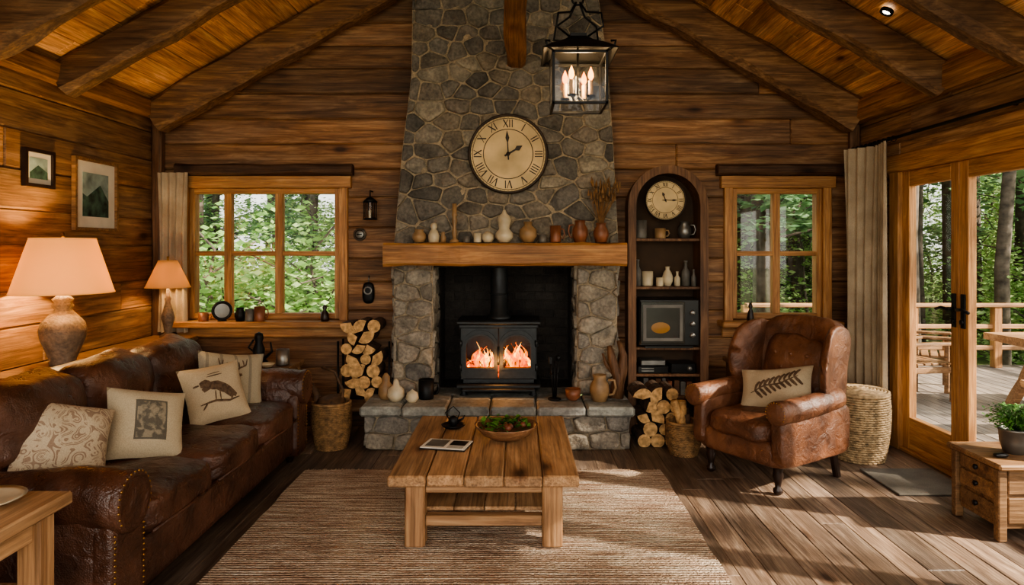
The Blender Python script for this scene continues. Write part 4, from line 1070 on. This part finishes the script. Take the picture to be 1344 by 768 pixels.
mb = MB(axes((-1.255, YB, 1.12), (1,0,0), (0,0,1), (0,-1,0))); mb.sbox((0,0,.025), (.05,.09,.028), 3, 8, 0); mb.torus((0,.02,.05), .03, .008, 16, 6, 1); mb.tube([(0,.09,.02),(.0,.13,.01),(.0,.14,.0)], .005, 5, 1)
mb.build('horseshoe_wall_plaque', [M_iron, M_pewter])
mb = MB(); mb.box((XR-.09, 5.28, 1.62), (XR, 5.42, 1.64), 0); mb.box((XR-.09, 5.28, 1.64), (XR-.005, 5.42, 1.78), 0, .01); mb.box((XR-.095, 5.30, 1.66), (XR-.09, 5.40, 1.76), 1, .002); mb.box((XR-.1, 5.27, 1.78), (XR, 5.43, 1.8), 0)
mb.build('wall_sconce_box', [M_dwood, M_terra])

zs = .892
pot('sill_teacup', -2.60, 5.64, zs, mug_p(.04, .07), M_terra, handle(.04, .07))
mb = MB(); mb.torus((0,0,.085), .07, .012, 28, 8, 0, axis='X'); mb.lathe([(.04,0),(.03,.012),(0,.015)], (0,0,0), 14, 0); mb.lathe([(.068,0),(0,.004)], (0,0,0), 24, 1, T(0,0,.085) @ RY(90)); mb.build('round_mirror_stand', [M_iron, M_pewter], matrix=T(-2.45, 5.65, zs) @ RZ(-60))
pot('sill_jar', -2.30, 5.65, zs, jug_p(.045, .11), M_iron); pot('sill_jar', -2.22, 5.64, zs, mug_p(.035, .1), M_grey); pot('sill_mug', -2.14, 5.65, zs, mug_p(.045, .12), M_terra, handle(.045, .12))
pot('carved_bird', -1.60, 5.65, zs, [(.03,0),(.035,.02),(.03,.07),(.012,.09),(.02,.11),(.012,.13),(0,.135)], M_dwood)
pot('carved_bird', 1.92, 5.64, zs, [(.025,0),(.03,.02),(.02,.08),(.01,.1),(.018,.12),(.01,.15),(0,.155)], M_dwood)

mb = MB(); mb.box((-2.45, 5.06, .56), (-1.72, 5.5, .60), 0, .006)
for x in (-2.40, -1.77):
    for y in (5.1, 5.45): mb.box((x-.025, y-.025, 0), (x+.025, y+.025, .56), 0, .004)
mb.box((-2.4, 5.09, .48), (-1.77, 5.12, .56), 0); mb.box((-2.4, 5.1, .2), (-1.77, 5.46, .22), 0)
mb.build('side_table', M_chest)
def arms(mb): mb.tube([(.05,0,.05),(.1,0,.1),(.09,0,.17)], [.012,.01,.006], 7, 0); mb.tube([(-.04,0,.1),(-.08,0,.13),(-.04,0,.19)], .008, 7, 0)
pot('bronze_figure', -1.99, 5.24, .603, [(.06,0),(.07,.02),(.04,.05),(.045,.12),(.025,.17),(.035,.2),(.03,.235),(0,.25)], M_iron, arms)
pot('glass_jar', -1.80, 5.22, .603, mug_p(.05, .12), M_pewter)
pot('low_dish', -1.88, 5.12, .603, [(.03,0),(.05,.02),(.055,.03),(.045,.02),(0,.01)], M_cream)
mb = MB(); mb.box((1.72, 5.35, .08), (2.25, 5.66, .56), 0, .01); mb.box((1.70, 5.33, .56), (2.27, 5.68, .60), 0, .008)
for z in (.12, .34): mb.box((1.76, 5.335, z), (2.21, 5.35, z+.19), 0, .006); mb.lathe([(.012,0),(.016,.015),(0,.02)], (0,0,0), 10, 1, axes((1.98, 5.335, z+.1), (1,0,0), (0,0,1), (0,-1,0)))
for x in (1.76, 2.21):
    for y in (5.39, 5.62): mb.box((x-.025, y-.025, 0), (x+.025, y+.025, .08), 0, .003)
mb.build('low_cabinet', [M_chest, M_iron])

# ------------------------------------------------------------------ near-left end table
mb = MB(); ex0, ex1, ey0, ey1, ez = -2.25, -1.545, 1.75, 2.38, .655
xs = [ex0+(ex1-ex0)*i/4 for i in range(5)]
for p, q in zip(xs, xs[1:]): mb.box((p+.002, ey0, ez-.045), (q-.002, ey1+R(-.008,.004), ez), 0, .007)
for x in (ex0+.08, ex1-.08):
    for y in (ey0+.08, ey1-.08): mb.box((x-.04, y-.04, 0), (x+.04, y+.04, ez-.045), 1, .008)
for y in (ey0+.08, ey1-.08): mb.box((ex0+.12, y-.02, ez-.13), (ex1-.12, y+.02, ez-.045), 2, .004); mb.box((ex0+.12, y-.025, .30), (ex1-.12, y+.025, .36), 2, .004)
for x in (ex0+.08, ex1-.08): mb.box((x-.02, ey0+.12, ez-.13), (x+.02, ey1-.12, ez-.045), 0, .004); mb.box((x-.025, ey0+.12, .30), (x+.025, ey1-.12, .36), 0, .004)
mb.box((ex0+.1, ey0+.1, .36), (ex1-.1, ey1-.1, .38), 0, .004)
mb.build('end_table', [M_table, M_tableleg, M_tablex])
pot('ceramic_plate', -1.76, 2.24, ez+.001, [(.06,0),(.10,.012),(.125,.022),(.1,.018),(0,.008)], M_cream)

# ------------------------------------------------------------------ drawer chest by the door
mb = MB(); cx0, cx1, cy0, cy1, cz = 2.44, 2.82, 3.46, 3.86, .40
mb.box((cx0+.03, cy0+.03, .06), (cx1-.01, cy1-.03, cz-.03), 0, .004); mb.box((cx0-.01, cy0-.02, cz-.03), (cx1+.01, cy1+.02, cz), 0, .008)
for x in (cx0+.025, cx1-.025):
    for y in (cy0+.03, cy1-.03): mb.box((x-.022, y-.022, 0), (x+.022, y+.022, cz-.03), 0, .005)
for z in (.09, .195, .29):
    h = .085 if z < .28 else .07
    mb.box((cx0+.018, cy0+.06, z), (cx0+.03, cy1-.06, z+h), 0, .004)
    mb.lathe([(.012,0),(.015,.014),(0,.018)], (0,0,0), 10, 1, axes((cx0+.018, (cy0+cy1)/2, z+h/2), (0,1,0), (0,0,1), (-1,0,0)))
for z in (.09, .24): mb.box((cx0+.06, cy0+.018, z), (cx1-.06, cy0+.03, z+.13), 0, .004)
mb.build('drawer_chest', [M_chest, M_iron])
mb = MB(); mb.lathe([(0,0),(.05,0),(.068,.06),(.072,.12),(.08,.125),(.075,.135),(.066,.13),(.06,.11),(0,.1)], (0,0,0), 24, 0); random.seed(31)
for k in range(150):
    a_ = R(0, 2*pi); L = R(.06, .15); up = R(.03, .14); pts = [(0,0,.1), (math.cos(a_)*L*.5, math.sin(a_)*L*.5, .12+up), (math.cos(a_)*L, math.sin(a_)*L, .11+up*.8)]
    mb.tube(pts, .0015, 3, 1)
    for q in range(5):
        t_ = .35+q*.15; px = math.cos(a_)*L*t_; py = math.sin(a_)*L*t_; pz = .12+up*(1-(t_-.55)**2*1.3); l = R(.014,.024)
        M = T(px, py, pz) @ RZ(R(0,360)) @ RY(R(-40,40)); mb.add([(0,0,0),(l*.5,l*.4,.003),(l,0,0),(l*.5,-l*.4,.003)], [[0,1,2,3]], 1, True, M)
mb.build('potted_fern', [M_pewter, M_green], matrix=T(2.66, 3.66, cz), recalc=False)
mb = MB(); mb.sbox((0,0,.012), (.035,.02,.012), 3, 5, 0); mb.tube([(.03,0,.01),(.05,.01,.008)], .004, 5); mb.build('car_key', M_blk, matrix=T(2.53, 3.58, cz))

# ------------------------------------------------------------------ outdoors
ZD = -.08
mb = MB(); x = XR+.1; random.seed(41)
while x < 7.6: mb.box((x, -1.5, ZD-.04), (x+.135, 9.2, ZD), 0, .004); x += .142
mb.build('deck_floor', M_deck)
mb = MB()
def rail(p, q):
    p = Vector(p); q = Vector(q); L = (q-p).length; n = int(L/1.3)+1
    for i in range(n+1):
        c = p.lerp(q, i/n); mb.box((c.x-.05, c.y-.05, ZD), (c.x+.05, c.y+.05, .74), 1, .006)
    mb.beam((p.x, p.y, .74), (q.x, q.y, .74), .13, .05, .0, 2); mb.beam((p.x, p.y, .18), (q.x, q.y, .18), .05, .06, .0, 2); mb.beam((p.x, p.y, .46), (q.x, q.y, .46), .04, .06, .0, 2)
rail((3.0, 9.0, 0), (7.4, 9.0, 0)); rail((7.4, 9.0, 0), (7.4, -1, 0))
mb.build('deck_railing', [M_rail, M_trimz])
def dchair(loc, yaw):
    mb = MB(RZ(yaw))
    for x in (-.26, .26):
        mb.beam((x,-.26,0), (x,-.26,.58), .05, .05, .003, 4, 0, (0,1,0)); mb.beam((x,.24,0), (x*.9,.36,.92), .05, .05, .003, 6, 0, (0,1,0)); mb.box((x-.05,-.32,.58), (x+.05,.32,.61), 0, .006); mb.box((x-.02,-.26,.3), (x+.02,.26,.36), 0, .004)
    for k in range(6): mb.box((-.27, -.27+k*.09, .38), (.27, -.2+k*.09, .40), 0, .004)
    for k in range(5): mb.beam((-.2+k*.1, .26, .4), (-.2+k*.1, .36, .92+.05*math.sin(k/4*pi)), .07, .018, .0, 3, 0, (0,1,0))
    mb.box((-.26,.30,.62), (.26,.33,.68), 0, .004)
    return mb.build('deck_chair', M_chest, matrix=T(*loc))
dchair((4.55, 7.75, ZD), 60); dchair((4.15, 7.2, ZD), 100)
mb = MB(); mb.beam((4.75, 6.6, .60), (6.2, 6.6, .60), .75, .07, .01, 8)
for x in (4.95, 5.9):
    mb.beam((x, 6.35, ZD), (x+.12, 6.6, .56), .09, .09, .01, 6, 0, (0,1,0)); mb.beam((x, 6.85, ZD), (x+.12, 6.6, .56), .09, .09, .01, 6, 0, (0,1,0))
mb.beam((5.0, 6.6, .25), (6.0, 6.6, .25), .07, .07, .01, 4)
mb.build('patio_table', M_rail)
mb = MB(); mb.beam((4.3, 5.7, .34), (5.6, 5.7, .34), .3, .06, .008, 6)
for x in (4.45, 5.45): mb.beam((x, 5.7, ZD), (x, 5.7, .31), .22, .07, .006, 4, 0, (0,1,0))
mb.build('patio_bench', M_rail)
mb = MB(); mb.add([(-60,-60,-.7),(60,-60,-.7),(60,60,-.7),(-60,60,-.7)], [[0,1,2,3]]); mb.build('ground', plain('forest_floor', '#5f6e3c', .95, 0, .3, 1.5, .5))
def leafmat(name, cs):
    t = NT(name); g = t.n('ShaderNodeNewGeometry'); c = t.ramp(g.outputs['Random Per Island'], [(0, C(cs[0])), (.5, C(cs[1])), (1, C(cs[2]))])
    t.l(c, t.b.inputs['Base Color']); t.b.inputs['Roughness'].default_value = .7; tr = t.n('ShaderNodeBsdfTranslucent'); t.l(c, tr.inputs[0]); mx = t.n('ShaderNodeMixShader'); mx.inputs[0].default_value = .5
    t.l(t.b.outputs[0], mx.inputs[1]); t.l(tr.outputs[0], mx.inputs[2]); t.l(mx.outputs[0], t.out.inputs[0]); return t.mat
M_leaf = leafmat('leaves', ['#66904a', '#90b468', '#bdd296']); M_needle = leafmat('needles', ['#547a56', '#769c6c', '#96b688'])
M_trunk = plain('trunk_bark', '#554c43', .9, 0, .35, 6, .6, bd=.03)
def treemesh(seed, H, r, zl0, zl1, nl, spread, ls, lm):
    random.seed(seed); mb = MB(); pts = [(R(-.07,.07)*i, R(-.07,.07)*i, H*i/6) for i in range(7)]; mb.tube(pts, [r*(1-.12*i) for i in range(7)], 9, 0)
    cl = []
    for k in range(26):
        z = R(zl0, zl1); a_ = R(0, 2*pi); rr = R(.3, spread); c = Vector((rr*math.cos(a_), rr*math.sin(a_), z)); cl.append((c, R(.35, .9)))
        mb.tube([(0,0,z-.4), tuple(c)], [r*.25, .01], 5, 0)
    for k in range(nl):
        c, rad = random.choice(cl); p = c+Vector((random.gauss(0,1), random.gauss(0,1), random.gauss(0,.6)))*rad*.5; l = R(.6, 1.3)*ls
        M = Matrix.Translation(p) @ RZ(R(0,360)) @ RX(R(-70,70)); mb.add([(-l,0,0),(0,-l*.55,0),(l,0,0),(0,l*.55,0)], [[0,1,2,3]], 1, False, M)
    ob = mb.build('tree', [M_trunk, lm], recalc=False); return ob.data, ob
protos = []
for i, a_ in enumerate([(51, 5, .05, .2, 4.5, 3600, 1.6, .06, M_leaf), (52, 4, .04, .0, 3.2, 3200, 1.7, .055, M_leaf), (53, 14, .17, 4, 12, 2200, 2.6, .12, M_leaf), (54, 15, .15, 2.8, 13, 2600, 2.0, .10, M_needle), (55, 15, .14, 5, 14, 1200, 1.8, .12, M_needle), (56, 2, .03, .0, 1.5, 2600, 1.5, .05, M_leaf)]):
    protos.append(treemesh(*a_))
emp = bpy.data.objects.new('forest', None); S.collection.objects.link(emp)
for d, o in protos: bpy.data.objects.remove(o)
random.seed(77)
def put(k, x, y, s=1):
    o = bpy.data.objects.new('tree', protos[k][0]); S.collection.objects.link(o); o.parent = emp
    o.location = (x, y, -.72); o.rotation_euler = (0, 0, R(0, 6.28)); o.scale = (s, s, s*R(.85,1.15))
for k in range(44):
    y = R(14, 34); x = R(-.75, .5)*y
    put(random.choice([0,1,0,1,0,3]), x, y, R(.8, 1.3))
for k in range(40):
    y = R(11, 32); put(random.choice([2,3,4,4]), R(-.75, .95)*y, y, R(.8, 1.2))
for k in range(24):
    y = R(15, 34); put(random.choice([0,1,3]), R(.3, .95)*y, y, R(.7, 1.1))
for k in range(52):
    y = R(10.5, 30); put(random.choice([3,4,4,4]), R(.25, .85)*y, y, R(.8, 1.25))
for k in range(46):
    y = R(10.5, 24); put(5, R(-.65, .9)*y, y, R(.9, 1.5))
for k in range(16):
    put(random.choice([0,1,3,4]), R(10, 22), R(7, 20), R(.8, 1.2))
for (x, y, k) in ((10.5, 1.2, 4), (12, -1.5, 4), (11.5, 3.6, 4), (13.5, .5, 4), (14.5, -3.5, 3)): put(k, x, y, 1.0)  # unseen trees added on the sun side to dapple the incoming sunlight

# ------------------------------------------------------------------ light
W = bpy.data.worlds.new('world'); S.world = W; W.use_nodes = True; nt = W.node_tree; nt.nodes.clear()
wo = nt.nodes.new('ShaderNodeOutputWorld'); bg = nt.nodes.new('ShaderNodeBackground'); sk = nt.nodes.new('ShaderNodeTexSky')
sk.sky_type = 'NISHITA'; sk.sun_disc = False; sk.sun_elevation = math.radians(32); sk.sun_rotation = math.radians(110); sk.air_density = 1; sk.dust_density = 4
mixn = nt.nodes.new('ShaderNodeMix'); mixn.data_type = 'RGBA'; mixn.inputs[0].default_value = .65; mixn.inputs[7].default_value = (5.7, 5.6, 5.1, 1)
nt.links.new(sk.outputs[0], mixn.inputs[6]); nt.links.new(mixn.outputs[2], bg.inputs[0]); bg.inputs[1].default_value = .5; nt.links.new(bg.outputs[0], wo.inputs[0])
sd = bpy.data.lights.new('sun', 'SUN'); sd.energy = 19; sd.angle = math.radians(1.2); sd.color = (1, .88, .72)
so = bpy.data.objects.new('sun', sd); S.collection.objects.link(so); so.rotation_euler = Vector((-.78, .30, -.52)).to_track_quat('-Z', 'Y').to_euler()
def area(name, loc, dirv, sx, sy, pw, col):
    d = bpy.data.lights.new(name, 'AREA'); d.shape = 'RECTANGLE'; d.size = sx; d.size_y = sy; d.energy = pw; d.color = col
    o = bpy.data.objects.new(name, d); S.collection.objects.link(o); o.location = loc; o.rotation_euler = Vector(dirv).to_track_quat('-Z', 'Y').to_euler(); return o
area('rear_fill', (0, -1.4, 1.9), (0, 1, .12), 5, 2.6, 115, (1, .91, .79))  # soft fill added behind the camera
plight('stove_glow', (-.155, 5.33, .60), 4, (1,.42,.12), .06)
try:
    S.view_settings.view_transform = 'AgX'; S.view_settings.look = 'AgX - Medium High Contrast'
except Exception as e: print(e)
